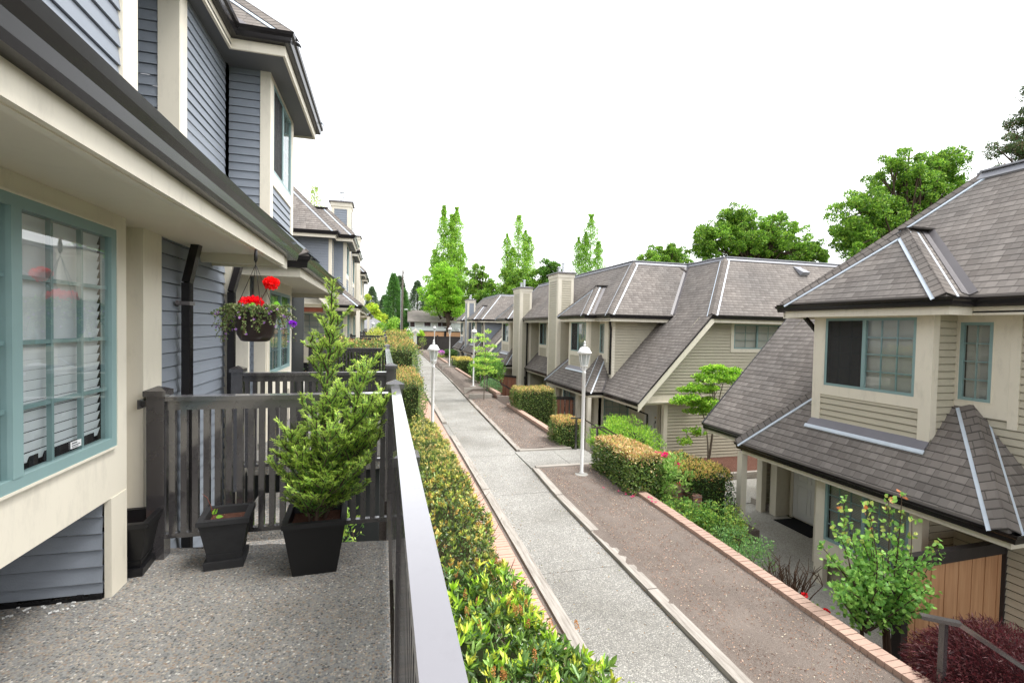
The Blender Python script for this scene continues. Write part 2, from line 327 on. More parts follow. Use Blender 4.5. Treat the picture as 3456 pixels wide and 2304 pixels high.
def dup(o, loc, label=None, parent=None):
    c = o.copy(); COL.objects.link(c)
    if parent is not None: c.parent = parent
    if loc is not None: c.location = loc
    if label: c['label'] = label
    for k in CH.get(o.name, []): 
        d = dup(k, None, None, c)
    return c
CH = {}
def index_children():
    CH.clear()
    for o in bpy.data.objects:
        if o.parent: CH.setdefault(o.parent.name, []).append(o)
def struct(mb, name, mat): return tag(mb.build(name, mat), kind='structure')

# roof face with shingle UVs and thickness
def roofface(mb, pts, th=.05):
    P = [np.array(p, float) for p in pts]; n = nrm(np.cross(P[1] - P[0], P[2] - P[0]))
    if n[2] < 0: P = P[::-1]; n = -n
    e = nrm(np.cross((0, 0, 1), n)); up = nrm(np.cross(n, e))
    mb.face(P, [(float(p @ e), float(p @ up)) for p in P])
    Q = [p - np.array((0, 0, th)) for p in P]; mb.face(Q[::-1], [(0.5, 0.07)] * len(Q))
    for i in range(len(P)):
        j = (i + 1) % len(P); mb.face([P[j], P[i], Q[i], Q[j]], [(0.5, 0.07)] * 4)
    return n
def strip(mb, p, q, sv, n, w0, w1, lift, uvs=False):
    p = np.array(p, float); q = np.array(q, float); ln = np.linalg.norm(q - p)
    a, b, c, d = p + sv * w0 + n * lift, q + sv * w0 + n * lift, q + sv * w1 + n * lift, p + sv * w1 + n * lift
    mb.face([a, b, c, d], [(0.1, 0), (0.1, ln), (.5, ln), (.5, 0)] if uvs else None)
    if not uvs:
        mb.face([d, c, c - n * lift, d - n * lift])
def planeN(pts):
    P = [np.array(p, float) for p in pts]; n = nrm(np.cross(P[1] - P[0], P[2] - P[0])); return n if n[2] > 0 else -n
def sidevec(n, d, away):
    s = nrm(np.cross(n, d)); return s if s @ away > 0 else -s
def hipcap(cap, fl, p, q, f1, f2, w=.15, fw=.05, flash=(1, 1)):
    cap.cut(); n1, n2 = planeN(f1), planeN(f2); c1 = np.mean(np.array(f1, float), 0); c2 = np.mean(np.array(f2, float), 0); d = nrm(np.array(q, float) - np.array(p, float)); mid = (np.array(p, float) + np.array(q, float)) / 2
    for n, c, fg in ((n1, c1, flash[0]), (n2, c2, flash[1])):
        away = c - mid; away = away - d * (away @ d); sv = sidevec(n, d, away)
        strip(cap, p, q, sv, n, -.022, w, .028, True)
        fl.cut()
        if fg: strip(fl, p, q, sv, n, w, w + fw, .018)
def valley(mb, p, q, f1, f2, w=.11):
    mb.cut()
    n1, n2 = planeN(f1), planeN(f2); d = nrm(np.array(q, float) - np.array(p, float)); mid = (np.array(p, float) + np.array(q, float)) / 2
    for n, f in ((n1, f1), (n2, f2)):
        away = np.mean(np.array(f, float), 0) - mid; away = away - d * (away @ d); strip(mb, p, q, sidevec(n, d, away), n, 0, w, .016)
def sweep(mb, path, prof, side):
    """profile (out, up) swept along a horizontal polyline with mitred corners; side=+1: out is to the right of travel"""
    pts = [np.array(p[:2], float) for p in path]; z = path[0][2]; offs = []
    for i in range(len(pts)):
        ds = []
        if i > 0: ds.append(nrm(pts[i] - pts[i - 1]))
        if i < len(pts) - 1: ds.append(nrm(pts[i + 1] - pts[i]))
        ns = [np.array([d[1], -d[0]]) * side for d in ds]
        if len(ns) == 1: offs.append(ns[0])
        else:
            b = nrm(ns[0] + ns[1]); offs.append(b / max(.3, b @ ns[0]))
    rings = []
    for p, o, zz in zip(pts, offs, [q[2] for q in path]):
        rings.append([(p[0] + o[0] * a, p[1] + o[1] * a, zz + b) for a, b in prof])
    for r1, r2 in zip(rings[:-1], rings[1:]):
        for j in range(len(prof)):
            k = (j + 1) % len(prof); mb.face([r1[j], r1[k], r2[k], r2[j]])
    mb.face(rings[0]); mb.face(rings[-1])
GUT = [(0, -.005), (0, -.125), (.075, -.125), (.082, -.10), (.088, -.06), (.112, -.035), (.122, 0), (.112, 0), (.105, -.02), (.08, -.05), (.074, -.11), (.008, -.11), (.008, -.005)]
def clip(poly, axis, val, keep):
    out = []; n = len(poly)
    for i in range(n):
        a, b = poly[i], poly[(i + 1) % n]; ia = (a[axis] - val) * keep >= 0; ib = (b[axis] - val) * keep >= 0
        if ia: out.append(a)
        if ia != ib:
            t = (val - a[axis]) / (b[axis] - a[axis]); out.append(tuple(a[k] + t * (b[k] - a[k]) for k in (0, 1)))
    return out
GAP = .017
def siding(mb, F, poly, e=.11, th=.020, b0=.002):
    GAP = .017 if e > .107 else .007; th = th if e > .107 else .015
    z0 = min(p[1] for p in poly); z1 = max(p[1] for p in poly); k = math.floor(z0 / e)
    while k * e < z1:
        lo, hi = k * e, (k + 1) * e - GAP; q = clip(clip(poly, 1, lo, 1), 1, hi, -1)
        gq = clip(clip(poly, 1, hi, 1), 1, hi + GAP, -1); k += 1
        if len(gq) > 2: mb.face([F(a, b0 - (.012 if e > .107 else .006), c) for a, c in gq])
        if len(q) < 3: continue
        mb.face([F(a, b0 + th * (1 - (c - lo) / e), c) for a, c in q])
        bt = [p for p in q if abs(p[1] - lo) < 1e-6]
        if len(bt) >= 2:
            a0, a1 = min(p[0] for p in bt), max(p[0] for p in bt); mb.face([F(a0, b0 + th, lo), F(a1, b0 + th, lo), F(a1, b0 - (.012 if e > .107 else .006), lo + .002), F(a0, b0 - (.012 if e > .107 else .006), lo + .002)])
def rect(a0, a1, c0, c1): return [(a0, c0), (a1, c0), (a1, c1), (a0, c1)]
def cutrect(a0, a1, c0, c1, holes):
    """rectangle minus rectangular holes as a list of rectangles"""
    out = [(a0, a1, c0, c1)]
    for h0, h1, g0, g1 in holes:
        nx = []
        for (p, q, r, t) in out:
            x0, x1, y0, y1 = max(p, h0), min(q, h1), max(r, g0), min(t, g1)
            if x0 >= x1 or y0 >= y1: nx.append((p, q, r, t)); continue
            if p < x0: nx.append((p, x0, r, t))
            if x1 < q: nx.append((x1, q, r, t))
            if r < y0: nx.append((x0, x1, r, y0))
            if y1 < t: nx.append((x0, x1, y1, t))
        out = nx
    return out
def window(parent, F, a0, a1, c0, c1, split=None, nx=3, ny=4, casing=0, blind='slat_warm', pitch=.028, depth=.07, screen=None, off=0.0, muntin=.018, frame=.045, drop=0, tilt=.010, bt='teal'):
    """a real opening: frame, bars, glass, blind behind, dark room behind it"""
    cs = MB(); t = .03 + off
    if casing:
        for r in cutrect(a0 - casing, a1 + casing, c0 - casing, c1 + casing, [(a0, a1, c0, c1)]): cs.fbox(F, r[0], r[1], off, t, r[2], r[3])
    else:
        for r in cutrect(a0 - .012, a1 + .012, c0 - .012, c1 + .012, [(a0, a1, c0, c1)]): cs.fbox(F, r[0], r[1], off, t - .004, r[2], r[3])
    w = cs.build('window', 'cream', parent)
    fr = MB(); b0, b1 = -.03 + off, .022 + off
    for r in cutrect(a0, a1, c0, c1, [(a0 + frame, a1 - frame, c0 + frame, c1 - frame)]): fr.fbox(F, r[0], r[1], b0, b1, r[2], r[3])
    secs = [(a0 + frame, a1 - frame)]
    if split is not None:
        fr.fbox(F, split - .03, split + .03, b0, b1 + .004, c0 + frame, c1 - frame); secs = [(a0 + frame, split - .03), (split + .03, a1 - frame)]
    for (p, q) in secs:
        for i in range(1, nx):
            x = p + (q - p) * i / nx; fr.fbox(F, x - muntin / 2, x + muntin / 2, -.018 + off, .002 + off, c0 + frame, c1 - frame)
        for i in range(1, ny):
            z = c0 + frame + (c1 - c0 - 2 * frame) * i / ny; fr.fbox(F, p, q, -.020 + off, .000 + off, z - muntin / 2, z + muntin / 2)
    fr.build('frame', bt, w)
    g = MB(); g.face([F(a0 + frame, off + .006, c0 + frame), F(a1 - frame, off + .006, c0 + frame), F(a1 - frame, off + .006, c1 - frame), F(a0 + frame, off + .006, c1 - frame)]); g.build('pane', 'glass', w)
    if screen:
        sc = MB(); p, q = secs[screen - 1]; sc.fbox(F, p, q, .010 + off, .014 + off, c0 + frame, c1 - frame); sc.build('insect_screen', 'screen_mesh', w)
    bl = MB(); z = c1 - frame
    while z > c0 + frame + drop + .01:
        bl.face([F(a0 + frame, -depth + off, z - pitch * 1.02), F(a1 - frame, -depth + off, z - pitch * 1.02), F(a1 - frame, -depth + tilt + off, z), F(a0 + frame, -depth + tilt + off, z)]); z -= pitch
    bl.build('blind', blind, w)
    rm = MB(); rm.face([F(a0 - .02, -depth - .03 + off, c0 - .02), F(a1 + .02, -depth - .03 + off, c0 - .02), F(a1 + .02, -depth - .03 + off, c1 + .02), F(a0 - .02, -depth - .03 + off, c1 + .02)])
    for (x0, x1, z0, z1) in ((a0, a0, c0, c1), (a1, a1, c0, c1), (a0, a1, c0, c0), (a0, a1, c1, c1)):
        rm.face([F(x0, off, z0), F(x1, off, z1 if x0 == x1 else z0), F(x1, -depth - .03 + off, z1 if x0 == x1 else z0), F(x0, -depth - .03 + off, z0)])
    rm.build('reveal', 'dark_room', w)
    return w
m, n, P, N, L = newmat('screen_mesh'); P.inputs['Base Color'].default_value = (.03, .03, .03, 1); P.inputs['Roughness'].default_value = .9; P.inputs['Alpha'].default_value = .62
def frameF(o, t, nn):
    o = np.array(o, float); t = np.array(t, float); nn = np.array(nn, float)
    return lambda a, b, c: tuple(o + t * a + nn * b + np.array((0, 0, c)))
# ---------------------------------------------------------------- ground levels
def P_(y): return float(np.interp(y, [-8, -5, 4, 6, 8, 12, 16, 24, 30, 36, 50, 62, 120], [-1.96, -1.94, -1.91, -1.87, -1.84, -1.79, -1.78, -1.77, -1.77, -1.74, -1.69, -1.64, -1.64]))
def dX(y): return 0.0
def XRF(y): return float(np.interp(y, [-8, 9, 12, 20, 25, 30, 36, 62], [3.37, 3.37, 3.5, 3.69, 3.85, 4.0, 4.1, 4.15]))
def XLF(y): return float(np.interp(y, [-8, 22, 25.4, 25.5, 62], [2.17, 2.16, 2.2, 1.80, 1.80]))
def SR(y):   # soil right of the path (stepped up behind timbers)
    return P_(y) + (.07 if y < 21.9 else (.19 if y < 23.4 else (.30 if y < 46 else .26)))
YS = [-6, -3, 0, 2, 4, 6, 8, 10, 12, 14, 16, 18, 20, 21.9]
YS2 = [21.9, 23.4]; YS3 = [23.4, 26, 29, 32, 35.6]; YS4 = [35.6, 61.8]
def ribbon(mb, ys, x0, x1, zf, th=.3, nx=1):
    yy = [ys[0]]
    for a, b in zip(ys[:-1], ys[1:]):
        n_ = max(1, int(math.ceil((b - a) / 1.1))); yy += [a + (b - a) * (j + 1) / n_ for j in range(n_)]
    for a, b in zip(yy[:-1], yy[1:]):
        for i in range(nx):
            xa, xb = [(lambda y, k=k: (x0(y) if callable(x0) else x0) * (1 - k) + (x1(y) if callable(x1) else x1) * k) for k in (i / nx, (i + 1) / nx)]
            mb.hexa([(xa(a), a, zf(a) - th), (xb(a), a, zf(a) - th), (xb(b), b, zf(b) - th), (xa(b), b, zf(b) - th), (xa(a), a, zf(a)), (xb(a), a, zf(a)), (xb(b), b, zf(b)), (xa(b), b, zf(b))])
g = MB(); g.face([(-300, -100, -3.14), (300, -100, -3.14), (300, 420, -3.14), (-300, 420, -3.14)]); struct(g, 'ground', 'grass_ground')
g = MB(); ribbon(g, [62.2, 110], -60, 60, lambda y: P_(y) - .03, 1.9); struct(g, 'far_ground', 'grass_ground')
# soil left of the path (under the hedges and decks)
g = MB(); ribbon(g, [-6, 0, 6, 12, 16, 24, 25.4], lambda y: -7.0, lambda y: 2.0, lambda y: P_(y) + .02, 1.4); ribbon(g, [25.4, 36, 50, 62], lambda y: -7.0, lambda y: 1.79, lambda y: P_(y) + .02, 1.4); struct(g, 'soil_bed_left', 'soil')
# path slabs with joints
XL, XR = XLF, XRF
g = MB(); js = [-6, -2.6, .2, 3.3, 6.35, 9.45, 12.3, 15.5, 18.6, 21.7, 25.5, 28.5, 31, 34.1, 37.2, 40.3, 43.4, 46.5, 50, 54, 58, 62]
for a, b in zip(js[:-1], js[1:]): ribbon(g, [a + .005, (a + b) / 2, b - .005], XL, XR, P_, .12)
ribbon(g, [14.7, 16.55], 2.0, lambda y: XL(y) - .008, P_, .12)
struct(g, 'path', 'path_agg')
g = MB(); ribbon(g, [-6, 6, 12, 25.3, 25.6, 36, 62], lambda y: XL(y) - .06, lambda y: XR(y) + .1, lambda y: P_(y) - .03, .5); struct(g, 'path_base', 'concrete')
# side path towards the stairs
zs = P_(11.7) + .025
g = MB(); g.box(3.46, 4.50, 11.0, 12.52, zs - .12, zs); g.box(4.51, 5.42, 11.0, 12.52, zs - .12, zs); struct(g, 'side_path', 'path_agg')
# flight of steps down into the lower courtyard
g = MB()
for i in range(7): g.box(5.43 + .29 * i, 5.43 + .29 * (i + 1), 11.0, 12.52, -3.2, zs - .17 * (i + 1))
struct(g, 'steps', 'concrete')
# soil right of the path
def soilseg(name, ys, x0, x1=5.0):
    y0, y1 = ys[0], ys[-1]; ny = int((y1 - y0) / (.13 if y1 < 13 else .22)) + 2; nx = 13; g = MB(); Y = np.linspace(y0, y1, ny); ZZ = []
    for j, y in enumerate(Y):
        row = []
        for i in range(nx):
            f = i / (nx - 1); x = x0(y) * (1 - f) + x1 * f; sm = min(1, f / .4); sm = sm * sm * (3 - 2 * sm); e_ = min(1, f * 6, (1 - f) * 6)
            zz = P_(y) + .05 + (SR((y0 + y1) / 2 if y1 - y0 < 2 else min(max(y, y0 + .01), y1 - .01)) - P_(y) - .05) * sm + e_ * (.012 * math.sin(x * 7.1 + y * 2.3) * math.sin(y * 3.7 + x) + .010 * math.sin(x * 17 + y * 11.3) * math.cos(y * 13.1 - x * 5) + random.uniform(-.007, .007))
            row.append((x, y, zz))
        ZZ.append(row)
    for j in range(ny - 1):
        for i in range(nx - 1): g.face([ZZ[j][i], ZZ[j][i + 1], ZZ[j + 1][i + 1], ZZ[j + 1][i]])
    for r in (ZZ[0], ZZ[-1]): 
        for i in range(nx - 1): g.face([r[i], r[i + 1], (r[i + 1][0], r[i + 1][1], -3.1), (r[i][0], r[i][1], -3.1)])
    for k in (0, -1):
        for j in range(ny - 1): a, b = ZZ[j][k], ZZ[j + 1][k]; g.face([a, b, (b[0], b[1], -3.1), (a[0], a[1], -3.1)])
    o = struct(g, name, 'soil'); o.data.polygons.foreach_set('use_smooth', [True] * len(o.data.polygons)); return o
XRk = lambda y: XRF(y) + .02
soilseg('soil_bed_right', [-6, -2, 0, 2, 4, 6, 8, 10, 10.86], XRk); soilseg('soil_bed_right', [12.66, 14, 16, 18, 20, 21.9], XRk)
soilseg('soil_bed_right', [22.05, 23.4], XRk); soilseg('soil_bed_right', YS3, XRk); soilseg('soil_bed_right', YS4, XRk)
# lower courtyard
g = MB(); g.box(4.9, 9.9, -3, 10.9, -3.2, -3.04); g.box(7.4, 9.0, 10.92, 16.0, -3.2, -3.045); g.box(9.0, 12.4, 10.95, 12.75, -3.2, -3.04); g.box(5.1, 8.2, 16.02, 36, -3.2, -3.05)
struct(g, 'courtyard_paving', 'court_agg')
g = MB(); g.box(9.02, 15, 12.95, 14.85, -3.2, -2.93); g.box(9.75, 12.3, 10.2, 10.93, -3.2, -2.95); struct(g, 'mulch_bed', 'mulch')
g = MB(); g.box(5.2, 5.95, 1.0, 8.75, -3.2, -2.85); g.box(5.2, 8.0, 8.76, 10.95, -3.2, -2.75); g.box(5.2, 8.0, 12.6, 15.9, -3.2, -2.8); g.box(5.2, 6.8, 19.6, 36, -3.2, -2.4); struct(g, 'planting_strip', 'soil')
g = MB(); g.box(4.9, 14, 36, 61.8, -3.2, -2.3); struct(g, 'planting_strip', 'soil')

# ---------------------------------------------------------------- timber edging
def edging(name, label, segs, mat='timber'):
    t = thing(name, (segs[0][0], segs[0][1], P_(segs[0][1])), label, 'edging', 'weathered timber edging along the path')
    for i, (x0, y0, x1, y1, w) in enumerate(segs):
        z0, z1 = P_(y0) + .052 + random.uniform(-.006, .01), P_(y1) + .052 + random.uniform(-.006, .01)
        m = MB(); dx = random.uniform(-.006, .006); m.bar((x0 + dx, y0, z0 - .07), (x1 + dx, y1, z1 - .07), w, .15); o = m.build('timber', mat, t)
        bv = o.modifiers.new('b', 'BEVEL'); bv.width = .012; bv.segments = 2
    return t
def run(x, ys, w): return [(x(a), a + .006, x(b), b - .006, w) for a, b in zip(ys[:-1], ys[1:])]
edging('timber_edging', 'long weathered timber edging on the left side of the path beside the pink brick strip', run(lambda y: XL(y) - .085, [-6, -3, -.4, 2.2, 4.7, 7.3, 9.7, 12.2, 14.6], .15))
edging('timber_edging', 'weathered timber edging on the left of the path beyond the small concrete landing', run(lambda y: XL(y) - .085, [16.65, 19.2, 21.8, 24.8], .15))
edging('timber_edging', 'broken weathered timber edging between the near soil bed and the path', run(lambda y: XR(y) + .085, [-6, -3, -.6, 1.9, 3.6, 5.6, 7.4, 9.1, 10.95], .15))
edging('timber_edging', 'chipped timber edging on the right of the path beyond the side path', run(lambda y: XR(y) + .085, [12.6, 14.5, 16.6, 18.8, 20.3, 21.8], .13))
edging('timber_edging', 'narrow timber edging on the right side of the far path', run(lambda y: XR(y) + .085, [22, 25, 28, 31.5, 35.5, 41, 46, 51, 56, 61.5], .11))
def cross(name, y, x0, x1, z, label, h=.15, w=.13):
    m = MB(); m.box(x0, x1, y - w / 2, y + w / 2, z - h, z); o = m.build(name, 'timber_x'); bv = o.modifiers.new('b', 'BEVEL'); bv.width = .01; tag(o, label, 'edging', 'timbers laid across the soil bed'); return o
cross('timber_step', 10.93, 3.54, 5.62, zs + .055, 'timber along the near side of the side path beside the white lamp', .26)
cross('timber_step', 12.59, 3.60, 5.1, zs + .035, 'timber along the far side of the side path')
cross('timber_step', 21.97, 3.85, 4.9, SR(22.6) + .05, 'front timber of the small terrace step in the soil bed', .3, .09)
cross('timber_step', 23.45, 3.85, 4.75, SR(24) + .05, 'rear timber of the small terrace step in the soil bed', .28, .09)
cross('timber_step', 35.6, 4.2, 5.4, SR(36) + .10, 'front timber of the farther terrace step beside the third lamp', .3, .09)
cross('timber_step', 37.2, 4.2, 5.2, SR(38) + .16, 'rear timber of the farther terrace step', .25, .09)
cross('timber_step', 60.8, 4.25, 6.6, P_(60) + .25, 'timber edge in front of the dark fence at the end of the path', .3, .09)
cross('timber_step', 12.86, 9.0, 13.5, -2.84, 'timber edge of the mulch bed with the vine maple', .3, .14)
m = MB(); m.bar((9.72, 10.12, -3.0), (12.2, 10.95, -3.0), .13, .24); m.bar((9.72, 10.1, -3.0), (9.72, 10.93, -3.0), .13, .24)
tag(m.build('timber_border', 'timber_x'), 'low timber border round the bed with the coiled hose', 'edging')

# ---------------------------------------------------------------- brickwork
def soldier(name, mat, x0, x1, y0, y1, ztop, h, label, pitch=.085, below=None):
    n = max(1, int(round((y1 - y0) / pitch))); m = MB(); p = (y1 - y0) / n
    for i in range(n):
        a = y0 + i * p + .004; b = y0 + (i + 1) * p - .004; z = (ztop(a) if callable(ztop) else ztop) + random.uniform(-.003, .003); j = random.uniform(-.003, .003)
        sx = dX(a) if callable(ztop) and x1 < 3 else 0
        m.box(x0 + j + sx, x1 + j + sx, a, b, z - h, z)
    t = thing(name, ((x0 + x1) / 2, y0, (ztop(y0) if callable(ztop) else ztop)), label, 'brick wall')
    m.build('coping', mat, t)
    m = MB(); zt = (lambda y: (ztop(y) if callable(ztop) else ztop) - .010)
    ribbon(m, [y0 + .01] + [y for y in np.arange(math.ceil(y0 / 3) * 3, y1, 3) if y > y0 + .1] + [y1 - .01], lambda y: x0 + .012 + (dX(y) if x1 < 3 and callable(ztop) else 0), lambda y: x1 - .012 + (dX(y) if x1 < 3 and callable(ztop) else 0), zt, (below or .12)); m.build('mortar_bed', 'concrete', t)
    return t
soldier('brick_edging', 'brick_pink', 1.5, 1.93, -6, 24.9, lambda y: P_(y) + .055, .2, 'pink brick strip along the foot of the long near hedge')
soldier('brick_edging', 'brick_pink', 1.42, 1.72, 25.6, 61.5, lambda y: P_(y) + .06, .2, 'pink brick strip along the foot of the far hedges')
def bwall(m, x0, x1, y0, y1, z0, z1):
    for (a, b, ln) in (((x0, y0), (x1, y0), x1 - x0), ((x1, y0), (x1, y1), y1 - y0), ((x1, y1), (x0, y1), x1 - x0), ((x0, y1), (x0, y0), y1 - y0)):
        m.face([(a[0], a[1], z0), (b[0], b[1], z0), (b[0], b[1], z1), (a[0], a[1], z1)], [(0, 0), (ln, 0), (ln, z1 - z0), (0, z1 - z0)])
    m.face([(x0, y0, z1), (x1, y0, z1), (x1, y1, z1), (x0, y1, z1)], [(0, 0), (x1 - x0, 0), (x1 - x0, y1 - y0), (0, y1 - y0)])
w1 = soldier('brick_wall', 'brick_tan', 5.0, 5.19, -4, 9.1, lambda y: P_(y) + .13, .13, 'long retaining wall with tan brick coping beside the near soil bed', .088)
m = MB(); bwall(m, 5.012, 5.178, -4, 9.09, -3.2, P_(-4) + .005); m.build('wall_face', 'brick', w1)
m = MB()
for i in range(13): m.box(5.195 + i * .088, 5.195 + i * .088 + .08, 8.92, 9.1, P_(9) + .002, P_(9) + .132)
m.build('coping', 'brick_tan', w1)
m = MB(); bwall(m, 5.195, 6.36, 8.95, 9.08, -3.2, P_(9) - .001); m.build('wall_face', 'brick', w1)
m = MB(); bwall(m, 6.2, 6.4, 8.6, 8.9, -3.2, -1.82)
tag(m.build('brick_pier', 'brick'), 'low brick pier behind the pink peony bush', 'brick pier')
w2 = soldier('brick_wall', 'brick_tan', 4.98, 5.17, 13.95, 19.45, lambda y: P_(y) + .20, .10, 'brick topped wall beside the second soil bed', .3)
m = MB(); bwall(m, 4.99, 5.16, 13.96, 19.44, -3.2, P_(14) + .10); m.build('wall_face', 'brick', w2)
m = MB(); m.box(4.98, 5.42, 13.80, 13.94, P_(14) + .02, P_(14) + .16); m.build('coping', 'brick_tan', w2)
m = MB(); bwall(m, 5.2, 6.42, 19.15, 19.45, -3.2, P_(19) + .30); tag(m.build('brick_planter', 'brick'), 'square brick planter wall under the box shaped hedge', 'planter')
w3 = soldier('brick_wall', 'brick_tan', 5.05, 5.24, 21.6, 26.4, lambda y: P_(y) + .35, .10, 'brick topped wall beyond the box hedge beside the thin young tree', .3)
m = MB(); bwall(m, 5.06, 5.23, 21.61, 26.39, -3.2, P_(22) + .12); m.box(5.05, 5.6, 21.45, 21.59, -2.2, P_(22) + .2); m.build('wall_face', 'brick', w3)
soldier('brick_wall', 'brick_tan', 4.95, 5.12, 27.6, 34.4, lambda y: P_(y) + .38, .35, 'short brick topped wall behind the second lamp', .3, .5)
soldier('brick_wall', 'brick_tan', 4.95, 5.12, 38.2, 54.6, lambda y: P_(y) + .40, .35, 'far brick topped wall near the end of the path', .3, .5)

# ---------------------------------------------------------------- houses
RIGHT = dict(ub=.21, um=.66, uf=.66, uw=1.16, LG=2.2, UG=5.16, bh=1.04, gh=1.46, e=.11, ls=1.2)
LEFT = dict(ub=.33, um=.93, uf=.75, uw=1.25, LG=2.29, UG=5.12, bh=.85, gh=1.42, e=.105, ls=.82)
def row_house(name, label, X0, s, Y0, m_, Z0, par, sid, units, c0=0.0, vn=19.85, lows=None, chims=(), recess=None, base=None, cat=True, mainsegs=None, awning=False, skiplow=(), wallsegs=None, group='rows of town houses', eave0=None):
    p = par; ub, um, uf, uw, LG, UG, bh, gh, e = (p[k] for k in ('ub', 'um', 'uf', 'uw', 'LG', 'UG', 'bh', 'gh', 'e')); LS = p['ls']
    pt = lambda u, v, w: (X0 + s * u, Y0 + m_ * v, Z0 + w)
    H = thing(name, base or pt(1.0, 5, 0), label, 'town house', group)
    FU = lambda u: frameF(pt(u, 0, 0), (0, m_, 0), (-s, 0, 0))          # wall facing the path; a = v
    FV = lambda v, d=-1: frameF(pt(0, v, 0), (s, 0, 0), (0, d * m_, 0))   # wall facing along the row; a = u
    E, R, k = UG + .03, UG + 2.34, 1.06; ue = um + .04; ur = ue + (R - E) / k
    sl_, kc = LG + .03, None
    rf = MB(); cap = MB(); fl = MB(); va = MB(); rd = MB(); gu = MB(); fa = MB(); so_ = MB(); wl = MB(); tr = MB(); dsp = MB()
    T = lambda L: [pt(*q) for q in L]
    ve = c0 + 2.33 if eave0 is None else eave0
    v1 = ve + (ur - ue)
    main = T([(ue, ve, E), (ue, vn, E), (ur, vn - (ur - ue), R), (ur, v1, R)]); roofface(rf, main)
    north = T([(ue, vn, E), (ur, vn - (ur - ue), R), (ur + 2, vn - (ur - ue), R), (ur + 2 + ur - ue, vn, E)]); roofface(rf, north)
    back = T([(ur + 4.2, ve - 1, E), (ur + 4.2, vn, E), (ur + 2, vn - (ur - ue), R), (ur + 2, v1, R)]); roofface(rf, back)
    roofface(rf, T([(ur, v1, R), (ur, vn - (ur - ue), R), (ur + 2, vn - (ur - ue), R + .01), (ur + 2, v1, R + .01)]))
    hipcap(cap, fl, pt(ue, vn, E), pt(ur, vn - (ur - ue), R), main, north)
    for (a, b) in ((pt(ur, v1, R), pt(ur, vn - (ur - ue), R)),):
        n1 = planeN(main); strip(rd, a, b, sidevec(n1, nrm(np.array(b) - np.array(a)), np.array(pt(0, 0, 0)) - np.array(pt(1, 0, 0)) + np.array((0, 0, -1))), n1, -.02, .17, .03)
        rd.bar(np.array(a) + (0, 0, .05), np.array(b) + (0, 0, .05), .14, .03)
    if cat:
        uc = um + .04 + 4.81; kc = (R - sl_) / (uc - ue); ux = ue + (E - sl_) / kc; dv = uc - ux; U9 = 12.5
        south = T([(ue, ve, E), (ux, ve, E), (uc, v1, R), (ur, v1, R)]); roofface(rf, south)
        c1_ = T([(ue, c0, sl_), (ue, ve + .62, sl_), (ux, ve + .62, E), (ux, c0, E)]); roofface(rf, c1_)
        c2_ = T([(ux, c0, E), (ux, ve, E), (uc, v1, R), (uc, c0 + dv, R)]); roofface(rf, c2_)
        far = T([(ux, c0, E), (U9, c0, E), (U9, c0 + dv, R), (uc, c0 + dv, R)]); roofface(rf, far)
        roofface(rf, T([(uc, c0 + dv, R), (U9, c0 + dv, R), (U9, c0 + 2 * dv, E), (uc, c0 + 2 * dv, E)]))
        hipcap(cap, fl, pt(ue, ve, E), pt(ur, v1, R), main, south); hipcap(cap, fl, pt(ux, c0, E), pt(uc, c0 + dv, R), c2_, far)
        valley(va, pt(ux, ve, E), pt(uc, v1, R), south, c2_)
        for (a, b) in ((pt(ur, v1, R), pt(uc, v1, R)), (pt(uc, v1, R), pt(uc, c0 + dv, R)), (pt(uc, c0 + dv, R), pt(U9, c0 + dv, R))):
            rd.cut(); rd.bar(np.array(a) + (0, 0, .035), np.array(b) + (0, 0, .035), .16, .04)
            n1 = planeN(south if abs(a[0] - b[0]) > .1 else c2_); dd = nrm(np.array(b) - np.array(a)); strip(rd, a, b, sidevec(n1, dd, np.array(pt(0, -5, -5)) - np.array(pt(0, 0, 0)) if abs(a[0] - b[0]) > .1 else np.array((-s, 0, -1.))), n1, .0, .17, .03)
        # rake board along the open end of the long slope
        A, B = np.array(pt(ue - .02, c0 - .01, sl_ - .05)), np.array(pt(ux + .06, c0 - .01, E - .02))
        o_ = np.array((0, -m_ * .035, 0)); dn = np.array((0, 0, -.27)); fa.hexa([A + dn, B + dn, B + dn + o_, A + dn + o_, A, B, B + o_, A + o_])
        up = np.array((0, 0, .035)); dsp.hexa([A, B, B + o_ * 1.6, A + o_ * 1.6, A + up, B + up, B + up + o_ * 1.6, A + up + o_ * 1.6])
        # south eave of the far hip, with gutter
        sd = 1 if s * m_ > 0 else -1
        sweep(gu, [pt(ux - .05, c0 + .02, E - .03), pt(U9, c0 + .02, E - .03)], GUT, sd); fa.box(*sorted((pt(ux, 0, 0)[0], pt(U9, 0, 0)[0])), *sorted((pt(0, c0 + .02, 0)[1], pt(0, c0 + .05, 0)[1])), Z0 + E - .28, Z0 + E - .06)
        # side wall below it (board siding), entry beam, corner post
        vS = c0 + .55; Fs = FV(vS); holes = [(4.68, 6.82, 3.93, 4.95)]
        for r in cutrect(3.9, U9, LG + .1, E - .1, holes): siding(wl, Fs, rect(*r), e)
        siding(wl, Fs, [(ue + .25, sl_ + .02), (3.9, LG + .1), (3.9, E - .1), (ux + .1, E - .1)] if False else [(ue + .2, LG + .1), (3.9, LG + .1), (3.9, E - .1), (ux - .12, E - .1)], e)
        siding(wl, Fs, rect(2.05, U9, -.3, LG + .1), e)
        tr.cut(); tr.fbox(Fs, ue + .35, 3.6, 0, .028, LG - .16, LG + .14); tr.fbox(Fs, 1.98, 2.12, -.12, .055, 0, LG - .16)
        tr.fbox(Fs, ue + .4, 2.1, -.12, -.001, LG - .16, LG + .1)
        window(H, Fs, 4.75, 6.75, 4.0, 4.88, split=5.75, nx=2, ny=3, casing=.13, pitch=.05, muntin=.015, depth=.06)
